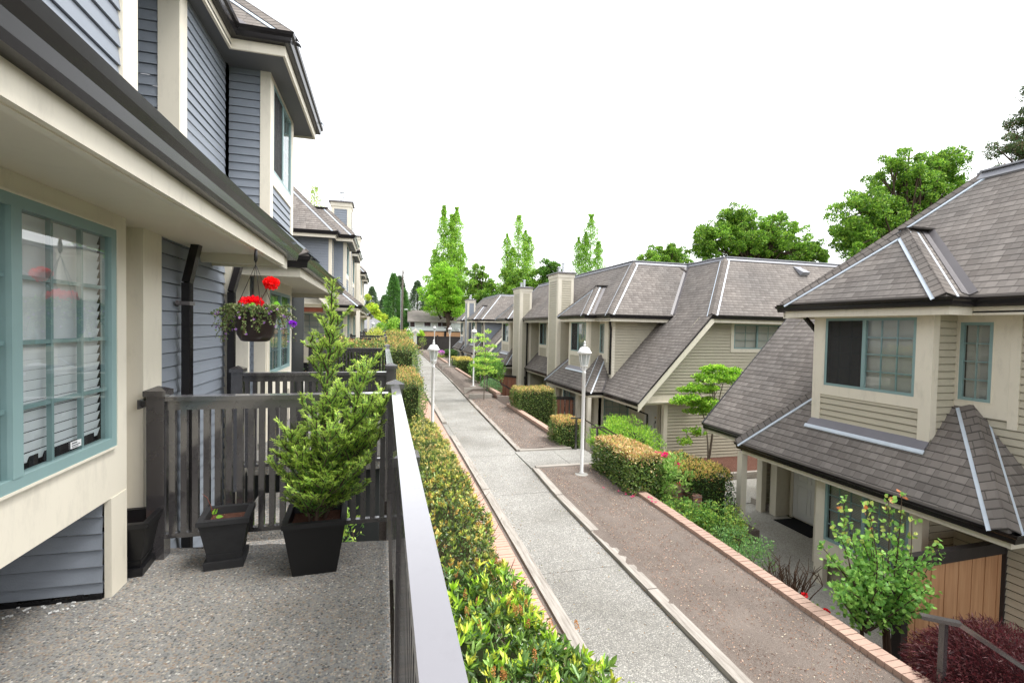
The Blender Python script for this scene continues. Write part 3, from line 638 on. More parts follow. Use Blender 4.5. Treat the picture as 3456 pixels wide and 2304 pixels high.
        # wall above the long slope facing along the row
        vW = ve + .57; Fw = FV(vW); wtop = E - .2
        siding(wl, Fw, [(uw, sl_ + (uw - ue) * kc - .1), (ux - .1, wtop), (uw, wtop)], e)
        tr.fbox(Fw, uw - .012, uw + .10, 0, .02, sl_ + (uw - ue) * kc - .2, wtop)
        # porch: soffit, return wall with window, door wall
        c = units[0]; sf = MB(); sf.box(*sorted((pt(um + .16, 0, 0)[0], pt(3.2, 0, 0)[0])), *sorted((pt(0, c0 + .3, 0)[1], pt(0, c - 1.2, 0)[1])), Z0 + LG - .06, Z0 + LG - .03); sf.build('soffit', 'cream_soffit', H)
        Fr = FV(c - 1.25); 
        for r in cutrect(uw - .1, 2.6, 0, LG - .05, [(uw + .12, 2.45, .92, 1.95)]): siding(wl, Fr, rect(*r), e)
        window(H, Fr, uw + .14, 2.43, .92, 1.95, nx=3, ny=4, casing=.0, pitch=.04, depth=.05)
        for r in cutrect(uw - .1, 2.56, .0, LG - .05, [(uw + .13, 2.44, .91, 1.96)]): tr.fbox(Fr, r[0], r[1], .016, .03, r[2], r[3])
        tr.cut(); Fd = FU(2.56); tr.fbox(Fd, c - 3.42, c - 1.25, -.1, 0, 0, LG - .05)
        dr = MB(); dr.fbox(Fd, c - 3.28, c - 2.38, .0, .035, .04, 2.06)
        for (x0, x1) in ((c - 3.17, c - 2.87), (c - 2.79, c - 2.49)):
            for (z0, z1) in ((.2, .85), (.95, 1.55), (1.63, 1.95)):
                for r in cutrect(x0, x1, z0, z1, [(x0 + .03, x1 - .03, z0 + .03, z1 - .03)]): dr.fbox(Fd, r[0], r[1], .035, .045, r[2], r[3])
        dob = dr.build('door', 'white_door', H)
        for (x0, x1, z0, z1) in ((c - 3.36, c - 3.28, 0, 2.14), (c - 2.38, c - 2.30, 0, 2.14), (c - 3.28, c - 2.38, 2.06, 2.14)): tr.fbox(Fd, x0, x1, .0, .05, z0, z1)
        hd = MB(); hx = c - 2.50 if m_ < 0 else c - 3.18
        hd.tube([Fd(hx, .04, .95), Fd(hx, .09, .97), Fd(hx, .09, 1.12), Fd(hx, .04, 1.14)], .010); hd.fbox(Fd, hx - .03, hx + .03, .035, .05, 1.11, 1.2); hd.build('handle', 'gutter', dob)
        hd = MB(); hd.tube([Fd(hx, .035, 1.32), Fd(hx, .06, 1.32)], .03, 10); hd.build('lock', 'brass', dob)
        if m_ < 0: pp = MB(); pp.box(*sorted((pt(2.14, 0, 0)[0], pt(2.58, 0, 0)[0])), *sorted((pt(0, c - 3.42, 0)[1], pt(0, c - 3.62, 0)[1])), Z0, Z0 + LG - .05); pp.build('pillar', 'cream', H)
        pp = MB(); pp.box(*sorted((pt(.10, 0, 0)[0], pt(.24, 0, 0)[0])), *sorted((pt(0, c - 2.26, 0)[1], pt(0, c - 2.40, 0)[1])), Z0 - .05, Z0 + LG - .2); pp.build('porch_post', 'cream', H)
        siding(wl, FV(c - 3.45, 1), rect(2.6, 3.4, 0, LG), e)
    # upper bays
    for i, c in enumerate(units):
        tr.cut(); g0, g1 = ue, ub + .04; pk = E + 1.27; up_ = g1 + 1.2; ume = ue + 1.27 / k
        fr_ = T([(g1, c - gh, E), (g1, c + gh, E), (up_, c, pk)]); sA = T([(g1, c - gh, E), (up_, c, pk), (ume, c, pk), (ue, c - gh, E)]); sB = T([(g1, c + gh, E), (up_, c, pk), (ume, c, pk), (ue, c + gh, E)])
        for q in (fr_, sA, sB): roofface(rf, [(a, b, z + .004) for a, b, z in q])
        hipcap(cap, fl, pt(g1, c - gh, E), pt(up_, c, pk), fr_, sA, .13, .05); hipcap(cap, fl, pt(g1, c + gh, E), pt(up_, c, pk), fr_, sB, .13, .05)
        cap.cut(); cap.bar(np.array(pt(up_ - .03, c, pk + .02)), np.array(pt(ume + .1, c, pk + .02)), .26, .03)
        valley(va, pt(ue, c - gh, E), pt(ume, c, pk), sA, main); valley(va, pt(ue, c + gh, E), pt(ume, c, pk), sB, main)
        Ff = FU(uf); wt, wb = E - .2, 3.64; hw = bh * .78; bz = sl_ + (uf - .04) * LS
        zb = bz - .02
        for r in cutrect(c - bh, c + bh, 3.46, wt, [(c - hw, c + hw, wb, wt - .1)]): tr.fbox(Ff, r[0], r[1], -.01, .025, r[2], r[3])
        siding(wl, Ff, rect(c - bh + .15, c + bh - .15, zb, 3.46), e, b0=0); 
        for q in (-1, 1):
            a0, a1 = sorted((c + q * bh, c + q * (bh - .16))); tr.fbox(Ff, a0, a1, -.01, .025, zb, 3.46)
            Fq = FV(c + q * bh, q); tr.fbox(Fq, uf - .025, uf + .10, 0, .02, zb, wt)
            siding(wl, Fq, [(uf + .10, zb), (uw + .02, zb + (uw - uf) * 1.15 - .1), (uw + .02, wt), (uf + .10, wt)], e)
        dl = 1 if m_ > 0 else -1
        window(H, Ff, c - hw, c + hw, wb, wt - .1, split=c + (.05 * m_ if s > 0 else 0), nx=3, ny=4, pitch=.028, screen=1 if s * m_ < 0 else 2, off=.0, muntin=.02)
        fb = MB(); fb.hexa([pt(uf - .14, c - bh - .02, sl_ + (uf - .18) * LS + .02), pt(uf - .14, c + bh + .02, sl_ + (uf - .18) * LS + .02), pt(uf + .02, c + bh + .02, bz + .03), pt(uf + .02, c - bh - .02, bz + .03),
                            pt(uf - .14, c - bh - .02, sl_ + (uf - .18) * LS + .05), pt(uf - .14, c + bh + .02, sl_ + (uf - .18) * LS + .05), pt(uf + .02, c + bh + .02, bz + .06), pt(uf + .02, c - bh - .02, bz + .06)]); fb.build('flashing', 'sill_metal', H)
        fl.cut(); fl.hexa([pt(uf - .17, c - bh - .04, sl_ + (uf - .21) * LS + .03), pt(uf - .17, c + bh + .04, sl_ + (uf - .21) * LS + .03), pt(uf - .14, c + bh + .04, sl_ + (uf - .18) * LS + .035), pt(uf - .14, c - bh - .04, sl_ + (uf - .18) * LS + .035),
                 pt(uf - .17, c - bh - .04, sl_ + (uf - .21) * LS + .05), pt(uf - .17, c + bh + .04, sl_ + (uf - .21) * LS + .05), pt(uf - .14, c + bh + .04, sl_ + (uf - .18) * LS + .06), pt(uf - .14, c - bh - .04, sl_ + (uf - .18) * LS + .06)])
    # upper gutter line with jogs round the bays
    path = [(um, ve)]
    cc = sorted(units)
    for i, c in enumerate(cc):
        a, b = max(c - gh, ve), c + gh
        if path[-1][1] >= a - .02: path = path[:-1] + [(ub, path[-1][1])] if path[-1][0] != ub else path
        else: path += [(um, a), (ub, a)]
        path += [(ub, b), (um, b)]
    path += [(um, vn)]
    P3 = [pt(u + .12, v, E - .03) for u, v in path]
    if cat: P3 = [pt(ux - .02, ve, E - .03)] + P3
    P3 += [pt(ur + 4, vn, E - .03)]
    side = -1 if s * m_ > 0 else 1
    gu.cut(); fa.cut(); sweep(gu, P3, GUT, side); sweep(fa, P3, [(-.03, -.13), (-.03, -.25), (.0, -.25), (.0, -.13)], side)
    for q0, q1 in zip(P3[:-1], P3[1:]): pass
    sfp = MB(); xs = sorted((pt(um + .12, 0, 0)[0], pt(uw + 1.1, 0, 0)[0])); sfp.box(*xs, *sorted((pt(0, ve + .02, 0)[1], pt(0, vn - .02, 0)[1])), Z0 + E - .245, Z0 + E - .22)
    for c in cc: sfp.box(*sorted((pt(ub + .13, 0, 0)[0], pt(um + .12, 0, 0)[0])), *sorted((pt(0, max(c - gh, ve) + .02, 0)[1], pt(0, c + gh - .02, 0)[1])), Z0 + E - .246, Z0 + E - .22)
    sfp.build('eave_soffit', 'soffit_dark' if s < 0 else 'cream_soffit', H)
    # main upper wall
    segs = mainsegs or wallsegs or [(ve + .57, vn - .5, uw)]
    for (a, b, u) in segs:
        tr.cut(); hs_ = []
        if len(units) and u == uw and s > 0 and a < units[0] < b:
            c = units[0]; hs_ = [(c - bh - .50, c - bh - .04, 3.62, 4.84)] if m_ > 0 else [(c + bh + .04, c + bh + .50, 3.62, 4.84)]
        for r in cutrect(a, b, sl_ + (u - um) * .9, E - .2, hs_): siding(wl, FU(u), rect(*r), e)
        if hs_:
            h = hs_[0]; window(H, FU(u), h[0] + .02, h[1] - .02, 3.64, 4.82, nx=2, ny=4, off=.012)
            k0, k1 = (h[0] - .18, c - bh) if m_ > 0 else (c + bh, h[1] + .18)
            for r in cutrect(k0, k1, 3.42, E - .2, [(h[0] + .01, h[1] - .01, 3.63, 4.83)]): tr.fbox(FU(u), r[0], r[1], .0, .03, r[2], r[3])
            if m_ > 0: tr.fbox(FU(u), h[0] - .30, h[0] - .181, 0, .028, 3.3, E - .2)
            else: tr.fbox(FU(u), h[1] + .181, h[1] + .30, 0, .028, 3.3, E - .2)
        if s < 0 and u == uw:
            for c in units:
                q = c - bh - .11 if m_ > 0 else c + bh; tr.fbox(FU(u), q, q + .11, 0, .024, sl_ + .3, E - .2)
        tr.fbox(FU(u), a, a + .10, 0, .022, sl_ + .4, E - .2)
    if mainsegs:
        for (a, b, u), (a2, b2, u2) in zip(segs[:-1], segs[1:]):
            uu = sorted((u, u2)); d = 1 if u2 > u else -1; F_ = FV(b, d); siding(wl, F_, rect(uu[0] + .16, uu[1], sl_, E - .2), e); tr.fbox(F_, uu[0] - .02, uu[0] + .17, 0, .022, sl_ - .2, E - .2)
            x0, x1 = (b - .17, b) if d > 0 else (b, b + .17); tr.fbox(FU(uu[0]), x0, x1, 0, .022, sl_ - .2, E - .2)
    # low front roofs
    for (a, b, ha, hb, u1) in (lows or [(units[0] - 2.4, units[0] + 2.4, 1, 1, uw)]):
        tw = sl_ + (u1 - .04) * LS; d = u1 - .04
        fr_ = T([(.04, a, sl_), (.04, b, sl_), (u1, b - d * hb, tw), (u1, a + d * ha, tw)]); roofface(rf, fr_)
        q = [pt(u1, a, LG), pt(.12, a, LG), pt(.12, b, LG), pt(u1, b, LG)]
        if ha: sA = T([(.04, a, sl_), (u1, a + d, tw), (u1, a, sl_)]); roofface(rf, sA); hipcap(cap, fl, pt(.04, a, sl_), pt(u1, a + d, tw), fr_, sA)
        if hb: sB = T([(.04, b, sl_), (u1, b - d, tw), (u1, b, sl_)]); roofface(rf, sB); hipcap(cap, fl, pt(.04, b, sl_), pt(u1, b - d, tw), fr_, sB)
        if ha and cat and abs(a - (units[0] - 2.4)) < .4:
            q = [pt(um + .12, c0 - .02, LG), pt(um + .12, a + .1, LG), pt(.12, a + .1, LG)] + q[2:]
            va.cut(); va.face([pt(um + .03, a - .1, sl_ + .03), pt(um + .03, a + .12, sl_ + .03), pt(uw, a + .75, sl_ + .62), pt(uw, a + .5, sl_ + .62)])
        gu.cut(); fa.cut(); sweep(gu, q, GUT, side); sweep(fa, q, [(-.03, -.10), (-.03, -.22), (.0, -.22), (.0, -.10)], side)
        sfp = MB(); sfp.box(*sorted((pt(.14, 0, 0)[0], pt(u1 + .9, 0, 0)[0])), *sorted((pt(0, a + .02, 0)[1], pt(0, b - .02, 0)[1])), Z0 + LG - .14, Z0 + LG - .12); sfp.build('soffit', 'cream_soffit', H)
    # chimneys
    for (a, b, u0, u1, top) in chims:
        ch = MB(); x = sorted((pt(u0, 0, 0)[0], pt(u1, 0, 0)[0])); y = sorted((pt(0, a, 0)[1], pt(0, b, 0)[1]))
        CB = MB(); siding(CB, FU(u0), rect(a + .10, b - .10, 0, top - .35), e); siding(CB, FV(a, -1), rect(u0 + .16, u1 - .1, 0, top - .35), e); siding(CB, FV(b, 1), rect(u0 + .1, u1 - .1, 0, top - .35), e)
        chm = CB.build('chimney', sid, H)
        for F_, p0, p1 in ((FU(u0), a, b), (FV(a, -1), u0, u1), (FV(b, 1), u0, u1)):
            ch.fbox(F_, p0 - .012, p0 + .16 if F_ is not None else 0, .0, .024, -.1, top - .3); ch.fbox(F_, p1 - .12, p1 + .012, .0, .024, -.1, top - .3); ch.fbox(F_, p0 + .1, p1 - .1, .001, .02, top - .42, top - .3)
        ch.box(x[0], x[1], y[0], y[1], Z0 + top - .34, Z0 + top - .3); ch.box(x[0] - .05, x[1] + .05, y[0] - .05, y[1] + .05, Z0 + top - .3, Z0 + top - .12); ch.build('trim', 'cream', chm)
        cp = MB(); cp.box(x[0] - .12, x[1] + .12, y[0] - .12, y[1] + .12, Z0 + top - .12, Z0 + top - .06); cp.hexa([(x[0] - .12, y[0] - .12, Z0 + top - .06), (x[1] + .12, y[0] - .12, Z0 + top - .06), (x[1] + .12, y[1] + .12, Z0 + top - .06), (x[0] - .12, y[1] + .12, Z0 + top - .06), (x[0] + .1, y[0] + .2, Z0 + top), (x[1] - .1, y[0] + .2, Z0 + top), (x[1] - .1, y[1] - .2, Z0 + top), (x[0] + .1, y[1] - .2, Z0 + top)]); cp.build('cap', 'valley_metal', chm)
        for j, (fx, fy, fh) in enumerate(((.5, .3, .38), (.5, .72, .24))[:2 if top > 7 else 1]):
            fp = MB(); cx, cy = x[0] + (x[1] - x[0]) * fx, y[0] + (y[1] - y[0]) * fy
            fp.lathe((cx, cy, Z0 + top - .02), [(.10, 0), (.07, .04), (.07, fh), (.06, fh), (.06, fh + .03), (.11, fh + .04), (.11, fh + .07), (.02, fh + .09)], 14); fp.build('flue', 'steel', chm)
    # recessed middle section
    if recess:
        tr.cut(); a, b, ur_, wb0, wb1 = recess; tw = sl_ + (ur_ - .9) * 1.1
        rr = T([(.9, a, sl_), (.9, b, sl_), (ur_, b, tw), (ur_, a, tw)]); roofface(rf, rr)
        q = [pt(.98, a, LG), pt(.98, b, LG)]; sweep(gu, q, GUT, side); sweep(fa, q, [(-.03, -.10), (-.03, -.22), (.0, -.22), (.0, -.10)], side)
        siding(wl, FU(ur_), rect(a, b, tw - .1, E - .2), e); siding(wl, FU(ur_), rect(a, b, 0, LG), e)
        siding(wl, FV(b, -1), [(uw, sl_ + .25 * 1.1), (ur_, tw - .1), (ur_, E - .2), (uw, E - .2)], e); siding(wl, FV(b, -1), rect(uw - .3, ur_, 0, LG - .05), e)
        tr.fbox(FV(b, -1), ur_ - .16, ur_, 0, .025, tw - .1, E - .2)
        uu = ur_ - .5; Fb = FU(uu); zb = sl_ + (uu - .9) * 1.1 - .05
        for r in cutrect(wb0, wb1, 3.46, E - .2, [(wb0 + .14, wb1 - .14, 3.64, E - .3)]): tr.fbox(Fb, r[0], r[1], -.01, .025, r[2], r[3])
        siding(wl, Fb, rect(wb0 + .13, wb1 - .13, zb, 3.46), e, b0=0)
        for q in (wb0, wb1 - .14): tr.fbox(Fb, q, q + .14, -.01, .025, zb, 3.46)
        for v_, d in ((wb0, -1), (wb1, 1)):
            tr.fbox(FV(v_, d), uu - .025, uu + .12, 0, .02, zb, E - .2); siding(wl, FV(v_, d), [(uu + .1, zb), (ur_, zb + .5), (ur_, E - .2), (uu + .1, E - .2)], e)
        window(H, Fb, wb0 + .14, wb1 - .14, 3.64, E - .3, split=(wb0 + wb1) / 2, nx=2, ny=4, screen=2 if m_ > 0 else 1)
        dsp.cut(); dsp.bar(pt(.98, b - .10, E - .3), pt(.98, b - .10, 0), .08, .08, (1, 0, 0)); dsp.bar(pt(um + .1, b - .10, E - .15), pt(.98, b - .10, E - .32), .08, .08)
    # lower front bay and walls of the first units
    for i, c in enumerate(units):
        tr.cut()
        if i in skiplow: continue
        a, b = (c - .65, c + 1.17); u = .40 if s > 0 else .70
        wa, wb_ = (a + .18, b - .17)
        Fl = FU(u)
        for r in cutrect(a, b, .5, LG - .14, [(wa, wb_, .86, 2.0)]): tr.fbox(Fl, r[0], r[1], -.03, .0, r[2], r[3])
        window(H, Fl, wa, wb_, .86, 2.0, split=(wa + wb_) / 2, nx=3, ny=4, off=-.015, screen=None)
        pm = MB(); pm.fbox(Fl, a - .01, a + .18, -.12, .004, -.02, .5); pm.fbox(Fl, b - .17, b + .01, -.12, .004, -.02, .5); pm.build('corner_post', 'cream', H)
        siding(wl, FU(u + .22), rect(a - .1, b + .1, -.2, .55), e)
        for v_, d in ((a, -1), (b, 1)):
            tr.fbox(FV(v_, d), u + .001, u + .14, 0, .012, -.02, LG - .14); siding(wl, FV(v_, d), rect(u + .14, uw - .08, -.2, LG - .14), e)
        siding(wl, FU(uw - .1), rect(b, min(b + (3.2 if skiplow else 4), vn), -.2, LG - .1), e)
        siding(wl, FU(uw - .1), rect(c - 1.25, a, -.2, LG - .1), e); tr.fbox(FU(uw - .1), c - 1.25, c - .92, 0, .03, -.0, LG - .14); 
        pm = MB(); pm.fbox(FV(c - 1.25, -1), uw - .13, uw + .03, 0, .03, .0, LG - .14); pm.build('corner_post', 'cream', H)
    if awning:
        aw = MB(); aw.fbox(FV(c0 + .75), 1.3, 2.5, .0, .05, LG - .32, LG - .17); aw.build('rolled_shade', 'shade_red', H)
    # downspouts
    if cat and s > 0:
        dsp.cut(); q = [pt(um + .2, ve + .35, E - .14), pt(um + .3, ve + .42, E - .3), pt(uw - .06, ve + .62, E - .62), pt(uw - .06, ve + .62, sl_ + .62)]
        for z0, z1 in zip(q[:-1], q[1:]): dsp.bar(z0, z1, .075, .055, (0, 1, 0))
        dsp.cut(); q = [pt(um + .18, c0 + 1.1, LG - .1), pt(um + .2, c0 + 1.1, LG - .28), pt(um + .75, c0 + .62, LG - .5), pt(um + .75, c0 + .6, .1)]
        dsp.tube(q, .04, 8)
    for nm, mb, mat in (('roof', rf, 'shingle'), ('wall', wl, sid), ('trim', tr, 'cream'), ('gutter', gu, 'gutter'), ('fascia', fa, 'cream')):
        ob = mb.build(nm, mat, H)
        if nm == 'roof':
            for n2, m2, t2 in (('hip_cap', cap, 'shingle_cap'), ('hip_flashing', fl, 'flash'), ('valley_flashing', va, 'valley_metal'), ('ridge_cap', rd, 'ridge_metal')):
                if m2.f: m2.build(n2, t2, ob)
    if dsp.f: dsp.build('downspout', 'gutter', H)
    # closed shell behind the walls so no light leaks through
    sh = MB(); x = sorted((pt(uw + 1.2 if recess or mainsegs else uw + .15, 0, 0)[0], pt(uw + 5, 0, 0)[0])); y = sorted((pt(0, max(ve + .8, (units[0] - 1.2) if cat else 0), 0)[1], pt(0, vn - .6, 0)[1])); sh.box(*x, *y, Z0 - .5, Z0 + E - .25)
    x = sorted((pt(2.75, 0, 0)[0], pt(10, 0, 0)[0])); y = sorted((pt(0, c0 + .75, 0)[1], pt(0, ve + .8, 0)[1])); sh.box(*x, *y, Z0 - .5, Z0 + LG + .3)
    sh.build('inner_shell', 'dark_room', H)
    return H, pt
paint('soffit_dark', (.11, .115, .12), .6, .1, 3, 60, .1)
KX = 7.44
row_house('town_house', 'nearest beige house on the right with grey hip roof and boxed bay window', KX, 1, 11.67, -1, -3.04, RIGHT, 'beige_siding', [5.1], c0=.7, vn=16, lows=[(2.7, 7.5, 1, 1, 1.16)], base=(9, 6, -3.04), eave0=3.12)
row_house('town_house', 'middle beige house row with two tall chimneys and a long roof over the white door', KX, 1, 14.35, 1, -3.04, RIGHT, 'beige_siding', [5.09, 17.9], vn=19.85, lows=[(2.7, 7.6, 1, 1, 1.16), (15.9, 20.2, 1, 1, 1.16)],
          chims=[(7.3, 8.6, .5, 1.25, 7.3), (14.0, 15.5, .55, 1.25, 7.1)], recess=(8.6, 14.0, 2.1, 11.9, 13.4), wallsegs=[(2.9, 8.65, 1.16), (14.0, 19.35, 1.16)], base=(9, 16, -3.04))
row_house('town_house', 'far house row on the right with blue grey siding and a beige trimmed chimney', KX, 1, 39.4, 1, -2.94, RIGHT, 'blue_siding', [5.09, 11.9], vn=14.2, lows=[(2.7, 7.6, 1, 1, 1.16), (9.6, 14.4, 1, 1, 1.16)], chims=[(7.7, 9.0, .5, 1.25, 7.2)], base=(9, 42, -2.94))
# ---------------------------------------------------------------- left row
lb = dict(LEFT)
HL, ptL = row_house('town_house', 'nearest blue grey house on the left with long dark gutter above the deck', -.77, -1, 13.2, -1, 0.0, LEFT, 'blue_siding', [5.09, 10.49], vn=19, c0=.7,
    lows=[(2.7, 7.37, 1, 1, 1.25), (8.15, 16, 1, 0, 1.25)], base=(-2.5, 6, 0), mainsegs=[(3.6, 7.53, 1.25), (7.53, 9.2, 1.9), (9.2, 16, 1.25)], cat=False, eave0=3.03, skiplow=(1,))
row_house('town_house', 'second blue grey house on the left with a beige trimmed chimney behind the hanging basket', -.77, -1, 17.0, 1, 0.0, LEFT, 'blue_siding', [5.09, 9.35], vn=12.2, c0=.7, lows=[(2.7, 7.1, 1, 1, 1.25), (7.3, 11.8, 1, 1, 1.25)],
    chims=[(7.05, 8.0, .75, 1.6, 7.3)], base=(-2.5, 20, 0), awning=True, eave0=3.03)
row_house('town_house', 'farthest house on the left with beige siding and boxed bay', -.77, -1, 30.6, 1, -.05, LEFT, 'beige_siding', [5.09, 9.35], vn=12.2, c0=.7, lows=[(2.7, 7.1, 1, 1, 1.25), (7.3, 11.8, 1, 1, 1.25)],
    chims=[(2.1, 3.1, .75, 1.6, 7.3)], base=(-2.5, 34, 0), eave0=3.03)
# nearest unit, ground floor: big bay window panel, recessed siding, corner boards
H = HL; s_ = -1
FB = frameF((-1.46, 0, 0), (0, 1, 0), (1, 0, 0))
tr = MB()
for r in cutrect(.0, 3.345, .56, 2.19, [(.98, 3.195, .855, 2.055)]): tr.fbox(FB, r[0], r[1], -.05, 0, r[2], r[3])
tr.fbox(FB, 3.175, 3.345, -.03, .004, -.01, .56); tr.box(-4, -1.51, -1, 3.17, .56, .60); tr.fbox(FB, 3.345, 3.352, -.7, .0, -.2, 2.19)
tr.box(-1.62, -1.50, 3.66, 3.685, -.35, 2.19); tr.box(-1.53, -1.50, 3.685, 3.93, -.35, 2.19)
o = tr.build('bay_panel', 'cream', H)
window(H, FB, .98, 3.195, .855, 2.055, split=2.425, nx=3, ny=4, off=.0, frame=.05, blind='slat', pitch=.045, depth=.048, muntin=.018, drop=.04, tilt=.014)
# items on the inner sill and the small label on the pane
m = MB(); m.box(-1.525, -1.50, 2.60, 2.66, .90, .965); m.build('sill_box', 'rubber', H)
m = MB(); m.box(-1.525, -1.50, 2.70, 3.10, .90, .955); m.build('sill_box', 'rubber', H)
m = MB()
for i in range(70): x = -1.5 - i * .03; m.box(x - .031, x, 3.165, 3.185, .0, random.uniform(.008, .032))
m.build('rotten_base', 'rubber', H)
t = thing('debris', (-1.8, 3.1, 0), 'small white paint flakes on the deck at the foot of the blue siding', 'debris'); m = MB()
for i in range(26): x = random.uniform(-2.1, -1.6); y = random.uniform(3.06, 3.16); m.bar((x, y, .004), (x + random.uniform(.006, .02), y + random.uniform(-.01, .01), .006), .008, .006)
m.build('flakes', 'white', t); t['kind'] = 'stuff'
m = MB(); m.fbox(FB, 2.80, 2.885, .009, .010, .93, .963); lb_ = m.build('pane_label', 'sticker', H)
m = MB(); m.fbox(FB, 2.808, 2.85, .0105, .011, .952, .958); m.fbox(FB, 2.808, 2.875, .0105, .011, .942, .946); m.fbox(FB, 2.808, 2.86, .0105, .011, .935, .938); m.build('print', 'ink', lb_)
m = MB(); FR = frameF((-1.60, 0, 0), (0, 1, 0), (1, 0, 0))
siding(m, frameF((0, 3.19, 0), (-1, 0, 0), (0, -1, 0)), rect(1.50, 4.2, .03, .57), .092); siding(m, frameF((-1.53, 0, 0), (0, 1, 0), (1, 0, 0)), rect(3.93, 5.46, -1.6, 2.3), .102)
siding(m, frameF((-1.66, 0, 0), (0, 1, 0), (1, 0, 0)), rect(5.46, 7.0, -1.6, 2.3), .102); None
m.build('wall', 'blue_siding', H)
m = MB(); m.box(-2.4, -1.60, 3.60, 3.68, -1.5, 2.3); m.build('corner_board', 'cream', H)
m = MB(); m.box(-1.63, -1.46, 5.40, 5.46, -1.6, 2.4); m.box(-1.72, -1.50, 6.2, 6.26, -1.6, 2.12); m.build('corner_board', 'cream', H)
m = MB(); m.box(-1.90, -1.46, 6.96, 7.0, -1.6, 2.12); m.build('bay_panel', 'cream', H)
m = MB(); m.box(-1.62, -1.49, 3.64, 5.4, 2.17, 2.19); m.box(-1.7, -.90, -2, 4.75, 2.17, 2.185); m.build('soffit', 'cream_soffit', H)
m = MB(); m.box(-1.72, -.90, 4.74, 4.78, 2.07, 2.3); m.box(-.90, -.865, -2, 4.78, 2.075, 2.26); m.build('fascia', 'cream', H)
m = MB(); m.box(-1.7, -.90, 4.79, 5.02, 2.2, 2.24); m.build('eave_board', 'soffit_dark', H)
m = MB()
for y in (2.98, 4.43): m.box(-1.46, -.905, y, y + .012, 2.1665, 2.1695)
m.build('soffit_joint', 'gutter', H)
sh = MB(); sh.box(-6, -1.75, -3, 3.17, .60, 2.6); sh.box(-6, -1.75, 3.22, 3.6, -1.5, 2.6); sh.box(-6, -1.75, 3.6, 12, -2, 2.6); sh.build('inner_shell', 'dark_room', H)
def downpipe(x, y, z0, z1, kick, label):
    t = thing('downspout', (x, y, z0), label, 'downspout'); m = MB()
    m.bar((x, y, z0), (x, y, z1 - .45), .075, .055, (1, 0, 0)); m.bar((x, y, z1 - .45), (x + kick[0], y + kick[1], z1 - .12), .075, .055, (1, 0, 0)); m.bar((x + kick[0], y + kick[1], z1 - .14), (x + kick[0], y + kick[1], z1), .075, .055, (1, 0, 0))
    for k in (-.022, 0, .022): m.bar((x + .03, y + k, z0), (x + .03, y + k, z1 - .45), .006, .006, (1, 0, 0))
    m.build('pipe', 'gutter', t); m = MB(); zz = 1.68 if z1 > 2 else z1 - .8
    m.box(x - .045, x + .036, y - .06, y + .05, zz, zz + .028); m.box(x - .046, x - .03, y - .09, y - .04, zz, zz + .03); m.build('bracket', 'valley_metal', t); return t
downpipe(-1.455, 4.26, -1.4, 2.30, (.05, .06), 'dark downspout on the blue grey siding just behind the deck railing post')
downpipe(-1.445, 5.35, -1.4, 2.30, (.05, .12), 'dark downspout left of the hanging basket under the next gutter')

# ---------------------------------------------------------------- decks
def deck(x0, x1, y0, y1, z, label):
    m = MB(); m.box(x0, x1, y0, y1, z - .16, z); o = m.build('deck_slab', 'deck_agg'); bv = o.modifiers.new('b', 'BEVEL'); bv.width = .012; bv.segments = 2
    tag(o, label, 'deck'); return o
dk = MB(); dk.face([(-4.2, -3, 0), (-2.0, -3, 0), (-2.0, 3.3, 0), (-4.2, 3.3, 0)]); dk.face([(-2.0, -3, 0), (.055, -3, 0), (.055, 3.60, 0), (-.55, 3.66, 0), (-.75, 3.72, 0), (-1.05, 3.70, 0), (-1.35, 3.78, 0), (-1.7, 3.84, 0), (-2.0, 3.84, 0)])
dk.face([(.055, -3, 0), (.055, 3.60, 0), (.055, 3.60, -.18), (.055, -3, -.18)]); dk.face([(.055, 3.60, 0), (-1.35, 3.78, 0), (-1.35, 3.78, -.18), (.055, 3.60, -.18)]); dk.face([(-2.0, -3, -.18), (.055, -3, -.18), (.055, 3.60, -.18), (-2.0, 3.84, -.18)])
tag(dk.build('deck_slab', 'deck_agg'), 'exposed aggregate deck floor with three plant pots in the foreground', 'deck')
deck(-1.46, .06, 6.0, 10.9, 0, 'aggregate deck floor behind the second dark railing'); deck(-1.46, .06, 19.0, 23.4, 0, 'aggregate deck floor of the third deck'); deck(-1.46, .06, 33, 37.5, 0, 'aggregate deck floor of the farthest deck')
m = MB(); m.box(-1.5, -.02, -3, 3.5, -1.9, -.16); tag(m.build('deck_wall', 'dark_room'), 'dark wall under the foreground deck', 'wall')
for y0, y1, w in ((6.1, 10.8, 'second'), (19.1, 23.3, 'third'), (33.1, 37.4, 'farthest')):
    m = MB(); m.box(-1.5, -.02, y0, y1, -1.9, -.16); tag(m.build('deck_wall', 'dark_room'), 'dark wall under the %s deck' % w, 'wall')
m = MB(); m.box(-1.3, -.8, 4.2, 5.9, -.62, -.50); m.box(-1.3, -.8, 5.0, 5.9, -.50, -.34); tag(m.build('landing', 'deck_agg'), 'low concrete landing between the first and second railings', 'landing')
def post(t, x, y, z0, z1, w=.10):
    m = MB(); m.box(x - w / 2, x + w / 2, y - w / 2, y + w / 2, z0, z1); o = m.build('post', 'rail_paint', t)
    m = MB(); h = w / 2 + .014; m.box(x - h, x + h, y - h, y + h, z1, z1 + .035)
    m.hexa([(x - h, y - h, z1 + .035), (x + h, y - h, z1 + .035), (x + h, y + h, z1 + .035), (x - h, y + h, z1 + .035), (x - .004, y - .004, z1 + .062), (x + .004, y - .004, z1 + .062), (x + .004, y + .004, z1 + .062), (x - .004, y + .004, z1 + .062)]); m.build('post_cap', 'rail_paint', o); return o
